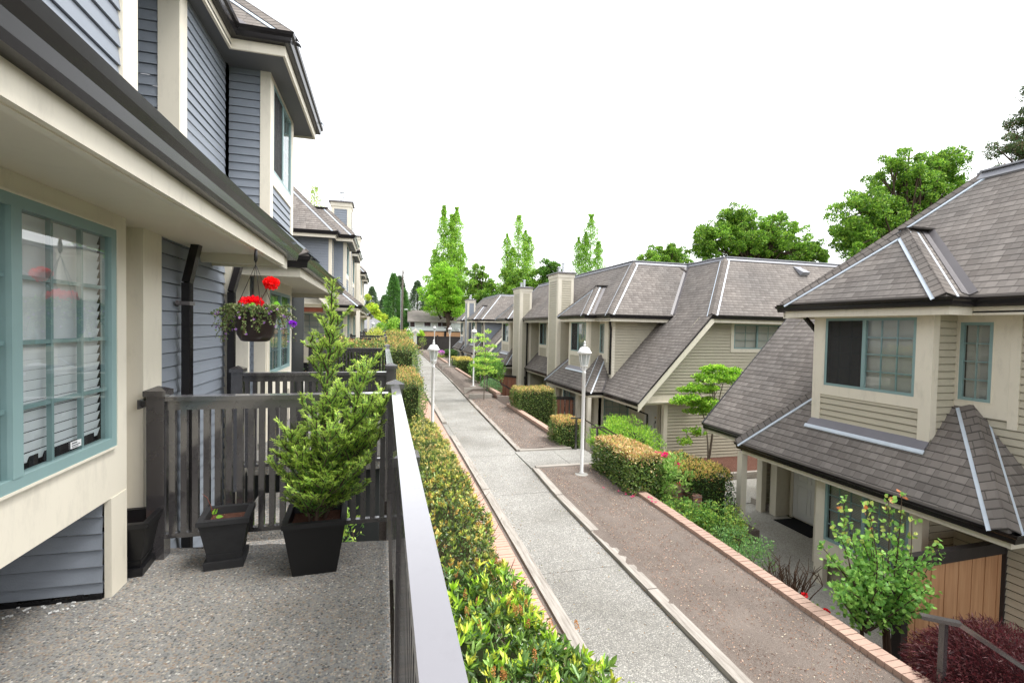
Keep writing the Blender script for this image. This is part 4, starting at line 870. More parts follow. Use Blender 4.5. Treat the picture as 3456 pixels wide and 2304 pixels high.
def railing(label, x0, x1, y0, y1, z=0, near=True, pitch=.066, side=True, sidez=.03, kids_=True, back=False):
    """rail across the deck at y0, then along the outer side to y1"""
    t = thing('deck_railing', (x1, y0, z), label, 'railing', 'dark painted deck railings')
    def bald(p, q, pitch=pitch):
        n = int(np.linalg.norm(np.array(q) - np.array(p)) / pitch); first = None; d = np.array(q, float) - np.array(p, float)
        if not kids_:
            m = MB()
            for i in range(n):
                c = np.array(p, float) + d * (i + .5) / n; m.box(c[0] - .018, c[0] + .018, c[1] - .018, c[1] + .018, z + .15, z + .99)
            m.build('balusters', 'rail_paint', t); return
        for i in range(n):
            c = np.array(p, float) + d * (i + .5) / n
            if first is None:
                m = MB(); m.box(c[0] - .018, c[0] + .018, c[1] - .018, c[1] + .018, z + .15, z + .99); first = m.build('baluster', 'rail_paint', t); c0_ = c
            else:
                o = first.copy(); COL.objects.link(o); o.location = Vector(c - c0_)
    bald((x0 + .05, y0, 0), (x1 - .05, y0, 0))
    m = MB(); m.box(x0 + .05, x1 - .05, y0 - .045, y0 + .045, z + 1.035, z + 1.065); m.box(x0 + .05, x1 - .05, y0 - .022, y0 + .022, z + .975, z + 1.036); o = m.build('top_rail', 'rail_paint', t)
    m = MB(); m.box(x0 + .05, x1 - .05, y0 - .043, y0 + .043, z + 1.065, z + 1.067); m.build('sheen_top', 'rail_sky_sheen', t); bv = o.modifiers.new('b', 'BEVEL'); bv.width = .004  # thin pale strip on the cap, sky sheen painted as colour
    m = MB(); m.box(x0 + .05, x1 - .05, y0 - .02, y0 + .02, z + .125, z + .155); m.build('bottom_rail', 'rail_paint', t)
    if side:
        yl, yh = sorted((y0, y1)); a, b = yl + .05 if y0 < y1 else yl, yh - (.05 if y1 < y0 else 0)
        xa, xb = (x1 - .018, x1 + .002) if y1 < y0 else (x1, x1); bald((xa, a + .02, 0), (xb, b - .02, 0), .075); hw = .031 if y1 < y0 else .042
        m = MB(); m.bar((xb, b, z + .975 + .04), (xa, a, z + .975 + .04), .04, .09); m.build('sub_rail', 'rail_paint', t)
        m = MB(); m.bar((xb, b, z + 1.0525 + sidez), (xa, a, z + 1.0525 + sidez), hw * 2, .035); o = m.build('top_rail', 'rail_sky_sheen', t); bv = o.modifiers.new('b', 'BEVEL'); bv.width = .004  # side rail carries the same painted sky sheen
        m = MB(); m.box(x1 - .02, x1 + .02, a, b, z + .125, z + .155); m.build('bottom_rail', 'rail_paint', t)
    post(t, x0, y0, z - .1, z + 1.07); post(t, x1, y0, z - .3, z + 1.09 + (.01 if side else 0)); 
    return t
R1 = railing('dark railing of the foreground deck with capped corner post and long pale top rail', -1.415, .092, 3.66, -1.2)
m = MB(); m.box(-1.50, -1.46, 3.64, 3.67, 1.0, 1.04); m.box(-1.51, -1.50, 3.60, 3.72, .99, 1.05); m.build('bracket', 'rail_paint', R1)
for y in (1.9, .1): post(R1, .092, y, -.3, 1.03, .07)
R2 = railing('second dark railing behind the foreground one', -1.37, .09, 5.30, 10.7, sidez=.0)
R3 = railing('third dark railing across the far end of the second deck before the orange hedge', -1.42, .09, 10.75, 10.76, side=False)
for y, lab in ((18.9, 'fourth dark railing behind the orange tipped hedge'), (23.6, 'fifth dark railing seen end on behind the pale shrub'), (33.0, 'sixth dark railing far along the left houses'), (38.0, 'farthest dark railing on the left')):
    railing(lab, -1.42, .09, y, y + .01, side=False, kids_=False)
# wooden fence return behind deck two
m = MB(); m.bar((-1.5, 12.2, 1.02), (-.9, 14.5, 1.12), .05, .08); m.bar((-1.5, 12.2, .5), (-.9, 14.5, .55), .03, 1.0); tag(m.build('side_rail', 'rail_paint'), 'sloping dark side rail at the second house entrance', 'railing')
# entry porch steps to the second house
m = MB(); m.box(-4, .0, 12.9, 18, -1.9, -.16); tag(m.build('entry_landing', 'court_agg'), 'concrete entry landing between the two left houses', 'landing')
# ---------------------------------------------------------------- lamp posts
def make_lamp():
    t = thing('lamp_post', (0, 0, 0), 'white lamp post', 'lamp post', 'white lamp posts along the path')
    m = MB(); m.lathe((0, 0, 0), [(.155, -.12), (.155, -.01), (.145, 0), (.06, .005)], 20); m.build('concrete_base', 'concrete', t)
    m = MB(); m.lathe((0, 0, 0), [(.052, 0), (.052, .03), (.040, .05), (.040, 2.28), (.044, 2.285), (.044, 2.33), (.036, 2.34)], 16); m.build('pole', 'white', t, True)
    m = MB(); m.lathe((0, 0, 0), [(.034, 2.33), (.03, 2.40), (.045, 2.42), (.045, 2.44), (.088, 2.46), (.088, 2.475), (.02, 2.48)], 12)
    for j in range(6):
        a = 2 * math.pi * (j + .5) / 6; c, s = math.cos(a), math.sin(a)
        m.tube([(.035 * c, .035 * s, 2.36), (.075 * c, .075 * s, 2.40), (.082 * c, .082 * s, 2.47)], .007, 5)
        m.tube([(.080 * c, .080 * s, 2.47), (.128 * c, .128 * s, 2.735)], .009, 5)
    m.lathe((0, 0, 0), [(.136, 2.725), (.136, 2.745), (.12, 2.75)], 6, True); m.build('lantern_frame', 'white', t)
    m = MB()
    for j in range(6):
        a, b = 2 * math.pi * (j + .5) / 6, 2 * math.pi * (j + 1.5) / 6
        m.face([(.078 * math.cos(a), .078 * math.sin(a), 2.475), (.078 * math.cos(b), .078 * math.sin(b), 2.475), (.125 * math.cos(b), .125 * math.sin(b), 2.73), (.125 * math.cos(a), .125 * math.sin(a), 2.73)])
    m.build('glass_panel', 'lamp_glass', t)
    m = MB(); m.lathe((0, 0, 0), [(.02, 2.48), (.018, 2.53), (.034, 2.57), (.03, 2.61), (.008, 2.63)], 10); m.build('bulb', 'bulb', t, True)
    m = MB(); m.lathe((0, 0, 0), [(.13, 2.745), (.165, 2.748), (.168, 2.758), (.135, 2.80), (.118, 2.835), (.095, 2.87), (.05, 2.888), (.02, 2.893), (.016, 2.91), (.034, 2.92), (.03, 2.94), (.012, 2.955), (.012, 2.965), (.024, 2.98), (.018, 3.0), (.005, 3.025)], 18); m.build('lantern_cap', 'white', t, True)
    return t
lamp = make_lamp(); index_children()
spots = [((4.41, 10.22, SR(10.2) + .01), 'white lamp post on round concrete base in the near soil bed beside the stair handrails', 1),
         ((4.49, 24.5, SR(24.4) + .01), 'white lamp post beside the small terrace step and the thin young tree', 1),
         ((4.74, 35.7, SR(35.7) + .02), 'white lamp post by the farther terrace step in front of the far blue house', 1),
         ((4.70, 46.3, SR(46.3) + .05), 'white lamp post in the far soil bed before the dark fence', 1),
         ((1.30, 13.0, -1.82), 'white lamp post rising from the long left hedge, nearest on the left', 1),
         ((1.75, 35.6, P_(35.6) + .2), 'white lamp post on the left edge of the far path beside the orange azalea', 1),
         ((-.9, 46.0, -1.12), 'small distant white lantern on the left behind the orange azalea', 1),
         ((9.7, 71.0, -2.9), 'distant white lamp post beyond the dark fence', 1)]
for i, (p, lab, sc) in enumerate(spots):
    o = lamp if i == 0 else dup(lamp, None); o.location = p; o['label'] = lab
# ---------------------------------------------------------------- pots
def square_pot(name, cx, cy, rb, rt, h, mat, label, rim=.02, tray=None, rot=0.0, soilz=.05, z0=0.0):
    t = thing(name, (cx, cy, z0), label, 'plant pot'); m = MB(); ca, sa = math.cos(rot), math.sin(rot)
    def ring(r, z): return [(cx + (x * ca - y * sa) * r, cy + (x * sa + y * ca) * r, z0 + z) for x, y in ((-1, -1), (1, -1), (1, 1), (-1, 1))]
    zb = .0
    if tray:
        q = MB(); q.hexa(ring(rb * 1.12, 0) + ring(rb * 1.16, .05)); q.build('tray', mat, t); q = MB(); q.hexa(ring(rb * .95, .05) + ring(rb * 1.05, .095)); q.build('foot', mat, t); zb = .095
    A, B, Cc, D, E_ = ring(rb, zb), ring(rt, h - .03), ring(rt + rim, h - .03), ring(rt + rim, h), ring(rt - .025, h)
    I = ring(rt - .035, h - soilz - .02)
    for r0, r1 in ((A, B), (B, Cc), (Cc, D), (D, E_), (E_, I)):
        for j in range(4): k = (j + 1) % 4; m.face([r0[j], r0[k], r1[k], r1[j]])
    m.face(A); o = m.build('pot', mat, t); bv = o.modifiers.new('b', 'BEVEL'); bv.width = .004; bv.segments = 2
    m = MB(); I2 = ring(rt - .036, h - soilz); m.face(I2); m.build('soil', 'potting_soil', t); return t
POT1 = square_pot('plant_pot', -.40, 3.33, .128, .178, .345, 'black_pot', 'large square black pot holding the tall yew', .008, rot=.05)
POT2 = square_pot('plant_pot', -.965, 3.50, .098, .135, .325, 'grey_pot', 'weathered dark grey square pot with bare soil and a tiny seedling', .012, tray=True, rot=.10, soilz=.045)
POT3 = square_pot('plant_pot', -1.52, 3.50, .10, .145, .34, 'black_pot', 'black square pot half hidden behind the cream corner post', .012, tray=True, rot=.08, soilz=.08)
m = MB(); m.lathe((-1.18, 3.92, -.28), [(.055, 0), (.055, .27), (.062, .28), (.062, .30), (.05, .30)], 16); tag(m.build('drain_pipe', 'cream', None, True), 'short cream pipe stub on the ground behind the railing', 'pipe')
# ---------------------------------------------------------------- right side street furniture
def fence(name, label, p, q, zb, zt, nb, mat, gap=.012, post_=.1, rail=.12, cat='fence', ends=(1, 1), trimmat='dark_wood', solid=False):
    t = thing(name, (p[0], p[1], zb), label, cat); d = np.array((q[0] - p[0], q[1] - p[1], 0.)); L_ = np.linalg.norm(d); d /= L_; n_ = np.array((-d[1], d[0], 0)); F = frameF((p[0], p[1], 0), d, n_)
    m = MB(); w = L_ / nb
    for i in range(nb):
        o = .008 if i % 2 else 0; m.fbox(F, i * w + gap / 2, (i + 1) * w - gap / 2, -.012 + o, .012 + o, zb + .05 + random.uniform(-.004, .004), zt - rail * .4)
    m.build('board_panel', mat, t); m = MB(); m.fbox(F, -.04, L_ + .04, -.05, .055, zt - rail, zt); m.build('top_rail', trimmat, t)
    m = MB(); m.fbox(F, 0, L_, .02, .05, zb + .12, zb + .22); m.build('bottom_rail', trimmat, t)
    for e_, a in zip(ends, (0, L_)):
        if e_: m = MB(); m.fbox(F, a - post_ / 2, a + post_ / 2, -post_ / 2, post_ / 2, zb - .05, zt + .02); m.build('post', trimmat, t)
    return t
fence('privacy_fence', 'new cedar board fence with dark posts beside the rose bush', (6.55, 4.72), (8.52, 4.78), -3.04, -1.30, 15, 'cedar', .004, .12, .16)
fence('privacy_fence', 'reddish cedar fence with gaps between boards beside the box hedge', (6.5, 19.9), (8.1, 19.3), -3.04, -1.35, 9, 'cedar_red', .04)
fence('privacy_fence', 'orange cedar fence beyond the second lamp and the thin young tree', (6.2, 31.6), (8.4, 28.3), -3.04, -1.42, 14, 'cedar_red', .03)
fence('privacy_fence', 'short brown cedar fence under the far blue house', (6.0, 43.0), (8.0, 41.9), -2.9, -1.5, 8, 'cedar_red', .03)
def handrail(label, x, y, zb, zt, run_=2.4, drop=1.3, big=1.0, x0=None):
    t = thing('handrail', (x, y, zb), label, 'handrail'); m = MB(); m.bar((x, y, zb), (x, y, zt - .02), .048 * big, .048 * big, (1, 0, 0)); m.build('post', 'rail_paint', t)
    m = MB(); m.bar((x - .16, y, zt), (x + .17, y, zt), .055 * big, .038 * big); m.bar((x + .16, y, zt - .002), (x + run_, y, zt - drop), .055 * big, .038 * big); m.build('top_rail', 'rail_paint', t)
    m = MB(); m.bar((x + run_ - .2, y, zt - drop + .1), (x + run_ - .2, y, zb - drop + .1), .045, .045, (1, 0, 0)); m.build('post', 'rail_paint', t); return t
handrail('dark stair handrail on the near side of the steps beside the near lamp', 5.19, 11.12, zs, -.88)
handrail('dark stair handrail on the far side of the steps', 5.19, 12.48, zs, -.90)
handrail('dark handrail at the stairs beside the second lamp', 4.95, 23.3, P_(23.3), P_(23.3) + .9); handrail('second dark handrail at the stairs beyond the second lamp', 4.95, 24.9, P_(24.9), P_(24.9) + .9)
handrail('dark handrail at the far stairs beside the third lamp', 5.0, 36.0, P_(36), P_(36) + .95); handrail('second dark handrail at the far stairs', 5.0, 38.4, P_(38), P_(38) + .95)
t = thing('handrail', (5.22, 3.33, -1.9), 'thick grey handrail beside the dark red maple in the near corner', 'handrail')
m = MB(); m.bar((5.22, 3.36, -2.4), (5.22, 3.36, -1.17), .05, .05, (1, 0, 0)); m.build('post', 'rail_paint', t)
m = MB(); m.bar((5.06, 3.46, -1.145), (5.30, 3.27, -1.145), .07, .035); m.bar((5.285, 3.28, -1.146), (6.3, 2.62, -1.88), .07, .035); m.build('top_rail', 'rail_paint', t)
# mat and hose
m = MB(); m.hexa([(9.35, 8.75, -3.035), (9.95, 8.70, -3.035), (9.95, 9.75, -3.035), (9.35, 9.80, -3.035), (9.35, 8.75, -3.02), (9.95, 8.70, -3.02), (9.95, 9.75, -3.02), (9.35, 9.80, -3.02)]); tag(m.build('door_mat', 'rubber'), 'black door mat on the concrete in front of the white door', 'door mat')
m = MB(); pts = []
for i in range(420):
    a = i * .16; r = .30 + .18 * math.sin(i * .043) + random.uniform(-.02, .02); pts.append((10.75 + r * 1.5 * math.cos(a) + .25 * math.sin(i * .011), 10.55 + r * .7 * math.sin(a), -2.93 + .015 * (i % 7) / 7 + .10 * (i / 420) + random.uniform(0, .02)))
m.tube(pts, .013, 5); tag(m.build('garden_hose', 'hose', None, True), 'brown garden hose coiled on the mulch behind the porch post', 'hose')
# ---------------------------------------------------------------- foliage tools
def unit(a): return a / (np.linalg.norm(a, axis=-1, keepdims=True) + 1e-9)
def rdir(n): return unit(RNG.normal(size=(n, 3)))
LEAFGAIN = np.array([1.95, 1.68, 1.5])
def leafmesh(name, P, D, L, Wd, C, mat='leaf', parent=None, six=False, curl=.18, flat=None):
    C = np.asarray(C) * LEAFGAIN; n = len(P); D = unit(D); ref = flat if flat is not None else RNG.normal(size=(n, 3)); Sd = unit(np.cross(D, ref)); N_ = np.cross(Sd, D)
    L = np.broadcast_to(np.asarray(L, float), (n,))[:, None]; Wd = np.broadcast_to(np.asarray(Wd, float), (n,))[:, None]; off = base_of(parent)
    P = P - off; tip = P + D * L - N_ * L * curl
    if six:
        a, b = .32, .68; V = np.stack([P, P + D * L * a + Sd * Wd * .5 + N_ * L * .07, P + D * L * b + Sd * Wd * .42 + N_ * L * (.06 - curl * .5), tip, P + D * L * b - Sd * Wd * .42 + N_ * L * (.06 - curl * .5), P + D * L * a - Sd * Wd * .5 + N_ * L * .07], 1)
        k = 6; idx = np.array([0, 1, 2, 3, 0, 3, 4, 5]); nf = 2
    else:
        V = np.stack([P, P + D * L * .45 + Sd * Wd * .5 + N_ * L * .05, tip, P + D * L * .45 - Sd * Wd * .5 + N_ * L * .05], 1); k = 4; idx = np.array([0, 1, 2, 3]); nf = 1
    me = bpy.data.meshes.new(name); me.vertices.add(n * k); me.vertices.foreach_set('co', V.reshape(-1).astype(np.float32))
    loops = (np.arange(n)[:, None] * k + idx[None]).reshape(-1); me.loops.add(len(loops)); me.loops.foreach_set('vertex_index', loops.astype(np.int32))
    me.polygons.add(n * nf); me.polygons.foreach_set('loop_start', (np.arange(n * nf) * 4).astype(np.int32))
    try: me.polygons.foreach_set('loop_total', np.full(n * nf, 4, np.int32))
    except Exception: pass
    me.update(calc_edges=True)
    at = me.attributes.new('tint', 'FLOAT_COLOR', 'POINT'); cc = np.repeat(np.concatenate([np.clip(C, 0, 1), np.ones((n, 1))], 1)[:, None], k, 1); at.data.foreach_set('color', cc.reshape(-1).astype(np.float32))
    me.materials.append(MATS[mat]); o = bpy.data.objects.new(name, me); COL.objects.link(o)
    if parent is not None: o.parent = parent
    return o
def pal(n, cols, w=None, var=.18):
    cols = np.array(cols, float); i = RNG.choice(len(cols), n, p=None if w is None else np.array(w) / sum(w)); return cols[i] * (1 + RNG.normal(size=(n, 1)) * var) * (1 + RNG.normal(size=(n, 3)) * .04)
def lump(P, s=1.0, ph=0):
    return (np.sin(P[:, 0] * 3.1 * s + ph) * np.cos(P[:, 1] * 2.3 * s + ph * 1.7) + np.sin(P[:, 2] * 4.1 * s + P[:, 1] * 1.9 * s + ph) + .6 * np.sin(P[:, 0] * 7.7 * s + P[:, 1] * 6.1 * s)) / 2.6
def boxshell(n, x0, x1, y0, y1, z0, z1, rnd=.1, top=1.5, ztop=None, ztilt=None):
    A = np.array([(y1 - y0) * (z1 - z0)] * 2 + [(x1 - x0) * (z1 - z0)] * 2 + [(x1 - x0) * (y1 - y0) * top]); f = RNG.choice(5, n, p=A / A.sum()); u, v = RNG.random(n), RNG.random(n)
    P = np.empty((n, 3)); N_ = np.zeros((n, 3))
    for k, (ax, val, sg) in enumerate(((0, x0, -1), (0, x1, 1), (1, y0, -1), (1, y1, 1), (2, z1, 1))):
        m = f == k; P[m, 0] = x0 + (x1 - x0) * u[m]; P[m, 1] = y0 + (y1 - y0) * (v[m] if ax != 1 else 0); P[m, 2] = z0 + (z1 - z0) * v[m]
        if ax == 0: P[m, 1] = y0 + (y1 - y0) * u[m]
        P[m, ax] = val; N_[m, ax] = sg
    c = np.array([(x0 + x1) / 2, (y0 + y1) / 2, (z0 + z1) / 2]); h = np.array([(x1 - x0) / 2, (y1 - y0) / 2, (z1 - z0) / 2])
    # rounded top edges
    t = np.clip((P[:, 2] - (z1 - .22)) / .22, 0, 1)[:, None]; P[:, :2] -= (np.sign(P[:, :2] - c[:2]) * np.minimum(1, np.maximum(0, 1 - (h[:2] - abs(P[:, :2] - c[:2])) / .12))) * .07 * t
    edge = np.minimum(h[0] - abs(P[:, 0] - c[0]), h[1] - abs(P[:, 1] - c[1])); P[:, 2] -= (f == 4) * np.clip(.10 - edge, 0, .1) * .7
    return P, N_, f
def hedge(label, x0, x1, y0, y1, z0, z1, n, pal_top, pal_side, leaf=(.055, .024), core=True, rough=.06, tipband=.16, mat='leaf', six=False, sprig=0, ztilt=0.0, cmat='core', cat='hedge', group=None, up=.55, twigs=60, wt=None, ws=None, rnd=.8, inner=.10):
    t = thing('hedge', ((x0 + x1) / 2, (y0 + y1) / 2, z0), label, cat, group)
    P, N_, f = boxshell(n, x0, x1, y0, y1, z0, z1, top=1.6); lm = lump(P, 1.6, x0 * 3 + y0)
    P += N_ * (lm[:, None] * rough + RNG.normal(size=(n, 1)) * rough * .35) - N_ * (RNG.random((n, 1)) ** 2) * inner
    P[:, 2] += ztilt * (P[:, 1] - y0) * ((P[:, 2] - z0) / (z1 - z0))
    D = N_ * .8 + np.array([0, 0, up]) + RNG.normal(size=(n, 3)) * rnd
    h = (P[:, 2] - z0) / (z1 - z0); ptip = np.clip((h - (1 - tipband / (z1 - z0) * 1.3)) / .18, 0, 1) * .9 + (RNG.random(n) < .05) * .5
    ct, cs_ = pal(n, pal_top, wt), pal(n, pal_side, ws); pick = (RNG.random(n) < ptip)[:, None]; C = np.where(pick, ct, cs_)
    sc = RNG.uniform(.7, 1.25, n); leafmesh('foliage', P, D, leaf[0] * sc, leaf[1] * sc, C, mat, t, six)
    if core:
        m = MB(); k = .09; g0 = 7
        k += rough * .6; xs = np.linspace(x0 + k, x1 - k, 5); ys = np.linspace(y0 + k, y1 - k, max(4, int((y1 - y0) / .25)))
        def H_(x, y): return z1 - k - .02 + .025 * math.sin(x * 9 + y * 5) + ztilt * (y - y0)
        for i in range(len(xs) - 1):
            for j in range(len(ys) - 1): m.face([(xs[i], ys[j], H_(xs[i], ys[j])), (xs[i + 1], ys[j], H_(xs[i + 1], ys[j])), (xs[i + 1], ys[j + 1], H_(xs[i + 1], ys[j + 1])), (xs[i], ys[j + 1], H_(xs[i], ys[j + 1]))])
        for xx in (xs[0], xs[-1]):
            for j in range(len(ys) - 1): m.face([(xx, ys[j], z0), (xx, ys[j + 1], z0), (xx, ys[j + 1], H_(xx, ys[j + 1])), (xx, ys[j], H_(xx, ys[j]))])
        for yy in (ys[0], ys[-1]):
            for i in range(len(xs) - 1): m.face([(xs[i], yy, z0), (xs[i + 1], yy, z0), (xs[i + 1], yy, H_(xs[i + 1], yy)), (xs[i], yy, H_(xs[i], yy))])
        m.build('inner_mass', cmat, t)
    if twigs:
        m = MB()
        for i in range(twigs):
            x, y = random.uniform(x0 + .1, x1 - .1), random.uniform(y0 + .1, y1 - .1); z = z1 - .12 + ztilt * (y - y0); d = np.array([random.uniform(-.4, .4), random.uniform(-.4, .4), 1]); l = random.uniform(.12, .24)
            a = np.array([x, y, z - .08]); m.tube([a, a + d * l * .5, a + d * l + np.array([random.uniform(-.03, .03), random.uniform(-.03, .03), 0])], [.005, .004, .002], 4, False)
        m.build('twigs', 'twig', t)
    return t
def blob(n, c, r, k=.35, hemi=0.0):
    d = rdir(n); d[:, 2] = np.where(RNG.random(n) < hemi, abs(d[:, 2]), d[:, 2]); rr = RNG.random(n) ** k; return np.array(c) + d * np.array(r) * rr[:, None], d
def limb(m, a, b, r0, r1, bend=.15, n=5, seg=6):
    a, b = np.array(a, float), np.array(b, float); L = np.linalg.norm(b - a); off = rdir(1)[0] * L * bend; pts = [a + (b - a) * t + off * math.sin(math.pi * t) * .6 + np.array([0, 0, 1.]) * L * bend * .4 * math.sin(math.pi * t) for t in np.linspace(0, 1, n)]
    m.tube(pts, list(np.linspace(r0, r1, n)), seg, False); return pts
def tree(name, label, base, crowns, nc, nl, leaf, palette, cr=(.5, .9), trunk=.25, split=.35, cat='tree', group=None, bark='bark', wt=None, aspect=.7, hemi=.3, flatz=.75, droop=0.0, mat='leaf', limbs=.5, hollow=.45, var=.16):
    """crowns: list of (centre, radii); leaves gathered in uneven clumps over the crown with limbs reaching into them"""
    t = thing(name, base, label, cat, group); vol = np.array([c[1][0] * c[1][1] * c[1][2] for c in crowns]) ** .66; cnt = np.maximum(3, (nc * vol / vol.sum()).astype(int)); Ps, Ds, Cs, cents = [], [], [], []
    for (c, r), k in zip(crowns, cnt):
        q, d = blob(k, c, r, hollow); cents += list(q)
        for ctr in q:
            rad = random.uniform(*cr); m_ = int(nl * random.uniform(.6, 1.3)); p, dd = blob(m_, ctr, (rad, rad, rad * flatz), .3, hemi); Ps.append(p); Ds.append(dd * .7 + np.array([0, 0, .25 - droop]) + RNG.normal(size=(m_, 3)) * .55)
            tone = random.uniform(.78, 1.18); Cs.append(pal(m_, palette, wt, var) * tone)
    P, D, C = np.concatenate(Ps), np.concatenate(Ds), np.concatenate(Cs); n = len(P); sc = RNG.uniform(.6, 1.3, n)
    leafmesh('crown', P, D, leaf * sc, leaf * aspect * sc, C, mat, t)
    m = MB(); top = max(c[0][2] + c[1][2] * .55 for c in crowns); c0 = np.mean([c[0] for c in crowns], 0); b = np.array(base, float); fork = b + (np.array([c0[0], c0[1], top]) - b) * split
    m.tube([b - np.array([0, 0, .2]), b + (fork - b) * .5 + rdir(1)[0] * trunk * .4, fork], [trunk * 1.25, trunk, trunk * .8], 9, False)
    m.tube([fork, (fork + np.array([c0[0], c0[1], top])) / 2 + rdir(1)[0] * trunk, np.array([c0[0], c0[1], top])], [trunk * .8, trunk * .45, trunk * .1], 7, False)
    for ctr in cents:
        if random.random() < limbs:
            s0 = fork + (np.array([c0[0], c0[1], top]) - fork) * random.uniform(0, .6); limb(m, s0, ctr, trunk * .28, trunk * .05, .12, 5, 5)
    m.build('trunk', bark, t, True); return t
DKG, MDG, LTG, YLG = (.030, .065, .018), (.055, .115, .025), (.11, .21, .035), (.26, .36, .05)
# long hedge outside the deck railing
def near_hedge(label, y0, y1, n, x1f, zf, palg, leaf, wt, tw, brown=0, six=True, z0=-1.85):
    t = thing('hedge', (.8, (y0 + y1) / 2, z0), label, 'hedge', 'hedge sections along the deck')
    y = RNG.uniform(y0, y1, n); w = RNG.random(n); s = w * 1.75     # unrolled section: top then right side
    x1 = np.array([x1f(a) for a in y]); zt = np.array([zf(a) for a in y]); x0 = .17
    top = s < 1.0; x = np.where(top, x0 + (x1 - x0) * s, x1); z = np.where(top, zt, zt - (s - 1) / .75 * (zt - z0 - .06)); N_ = np.where(top[:, None], np.array([0, 0, 1.]), np.array([1., 0, 0]))
    P = np.stack([x, y, z], 1); e = np.clip(1 - (x1 - x) / .25, 0, 1) * top; P[:, 2] -= e ** 2 * .13; P[:, 0] -= np.clip(1 - (zt - z) / .2, 0, 1) * (~top) * .06
    lm = lump(P, 1.5, 2.0) * .6 + lump(P, 3.7, 1.0) * .4; P += N_ * (lm[:, None] * .09 + RNG.normal(size=(n, 1)) * .03) - N_ * (RNG.random((n, 1)) ** 2.5) * .22
    # leaves sit in whorls on shoots
    k = max(1, n // 7); sh = RNG.integers(0, n, k); ang = RNG.random(k) * 6.28; sdir = unit(N_[sh] * .7 + np.array([.1, 0, .9]) + RNG.normal(size=(k, 3)) * .33)
    reps = RNG.integers(6, 11, k); idx = np.repeat(np.arange(k), reps); m_ = len(idx); a = unit(np.cross(sdir[idx], RNG.normal(size=(m_, 3)))); al = RNG.random(m_)
    PP = P[sh][idx] + sdir[idx] * al[:, None] * leaf[0] * 1.0; DD = sdir[idx] * (.45 + al[:, None] * 1.0) + a * .8
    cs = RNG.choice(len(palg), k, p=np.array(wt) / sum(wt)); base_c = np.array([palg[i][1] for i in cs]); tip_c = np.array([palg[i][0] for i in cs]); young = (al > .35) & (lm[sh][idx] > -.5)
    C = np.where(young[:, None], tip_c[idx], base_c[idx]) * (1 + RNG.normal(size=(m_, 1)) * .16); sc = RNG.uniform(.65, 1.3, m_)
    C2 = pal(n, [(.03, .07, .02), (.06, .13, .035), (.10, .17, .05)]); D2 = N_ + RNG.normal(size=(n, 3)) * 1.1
    leafmesh('foliage', np.concatenate([PP, P]), np.concatenate([DD, D2]), np.concatenate([leaf[0] * sc, leaf[0] * RNG.uniform(.6, 1.1, n)]), np.concatenate([leaf[1] * sc, leaf[1] * RNG.uniform(.6, 1.1, n)]), np.concatenate([C, C2]), 'leaf_gloss' if six else 'leaf', t, six, .12)
    m = MB(); ys = np.linspace(y0, y1, int((y1 - y0) / .3) + 2)
    for a, b in zip(ys[:-1], ys[1:]):
        pr = lambda q: [(x0, q, z0), (x0, q, zf(q) - .2 + .03 * math.sin(q * 7)), (x1f(q) - .32, q, zf(q) - .22), (x1f(q) - .22, q, zf(q) - .45 + .04 * math.sin(q * 9)), (x1f(q) - .24, q, z0)]
        A, B = pr(a), pr(b)
        for i in range(4): m.face([A[i], A[i + 1], B[i + 1], B[i]])
    m.build('inner_mass', 'core', t); m = MB()
    for i in range(tw):
        yy = random.uniform(y0, y1); xx = random.uniform(.25, x1f(yy)); zz = zf(yy) - random.uniform(.15, .35); p = np.array([xx, yy, zz]); d = np.array([random.uniform(-.5, .8), random.uniform(-.6, .6), random.uniform(.3, 1)]); l = random.uniform(.15, .38)
        m.tube([p, p + d * l * .5, p + d * l + rdir(1)[0] * .03], [.0045, .0035, .0015], 4, False)
    m.build('twigs', 'twig', t)
    if brown:
        Pb, Db, Cb = [], [], []
        for i in range(brown):
            yy = random.uniform(y0, min(y1, 5.2)); xx = random.uniform(.35, x1f(yy) + .03); c = np.array([xx, yy, zf(yy) + .05 + random.uniform(-.05, .05)]); ax = unit(np.array([random.uniform(-.3, .3), random.uniform(-.3, .3), 1.])); q = 90
            al_ = RNG.random(q)[:, None]; d = rdir(q); Pb.append(c + ax * al_ * .075 + d * (.016 * (1 - al_ * .7))); Db.append(d + ax * .6); Cb.append(pal(q, [(.33, .17, .06), (.42, .25, .10), (.24, .11, .05)]))
        leafmesh('seed_heads', np.concatenate(Pb), np.concatenate(Db), .011, .007, np.concatenate(Cb), 'leaf', t)
    return t
zf = lambda y: float(np.interp(y, [0, 2.5, 3.3, 4.2, 5.5, 7, 9, 12.6], [-.80, -.80, -.86, -.98, -.92, -.88, -.86, -.90])) + .03 * math.sin(y * 5.1)
xf = lambda y: float(np.interp(y, [0, 2.8, 3.5, 4.2, 5, 6, 8, 10.2, 12.6], [1.62, 1.58, 1.50, 1.34, 1.30, 1.33, 1.36, 1.34, 1.30])) + .04 * math.sin(y * 4.3)
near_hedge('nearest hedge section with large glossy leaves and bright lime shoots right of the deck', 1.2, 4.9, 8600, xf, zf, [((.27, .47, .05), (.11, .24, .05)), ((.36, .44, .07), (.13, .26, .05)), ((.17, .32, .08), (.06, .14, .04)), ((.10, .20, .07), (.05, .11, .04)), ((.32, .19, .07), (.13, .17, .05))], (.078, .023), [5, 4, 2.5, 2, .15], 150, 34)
near_hedge('hedge section with bare brown twigs and sparse yellow orange leaves', 4.9, 8.0, 6000, xf, zf, [((.38, .38, .10), (.22, .24, .07)), ((.36, .27, .09), (.19, .19, .06)), ((.26, .36, .08), (.10, .17, .05)), ((.14, .23, .07), (.07, .12, .04))], (.05, .019), [3, 1.4, 3, 2], 700)
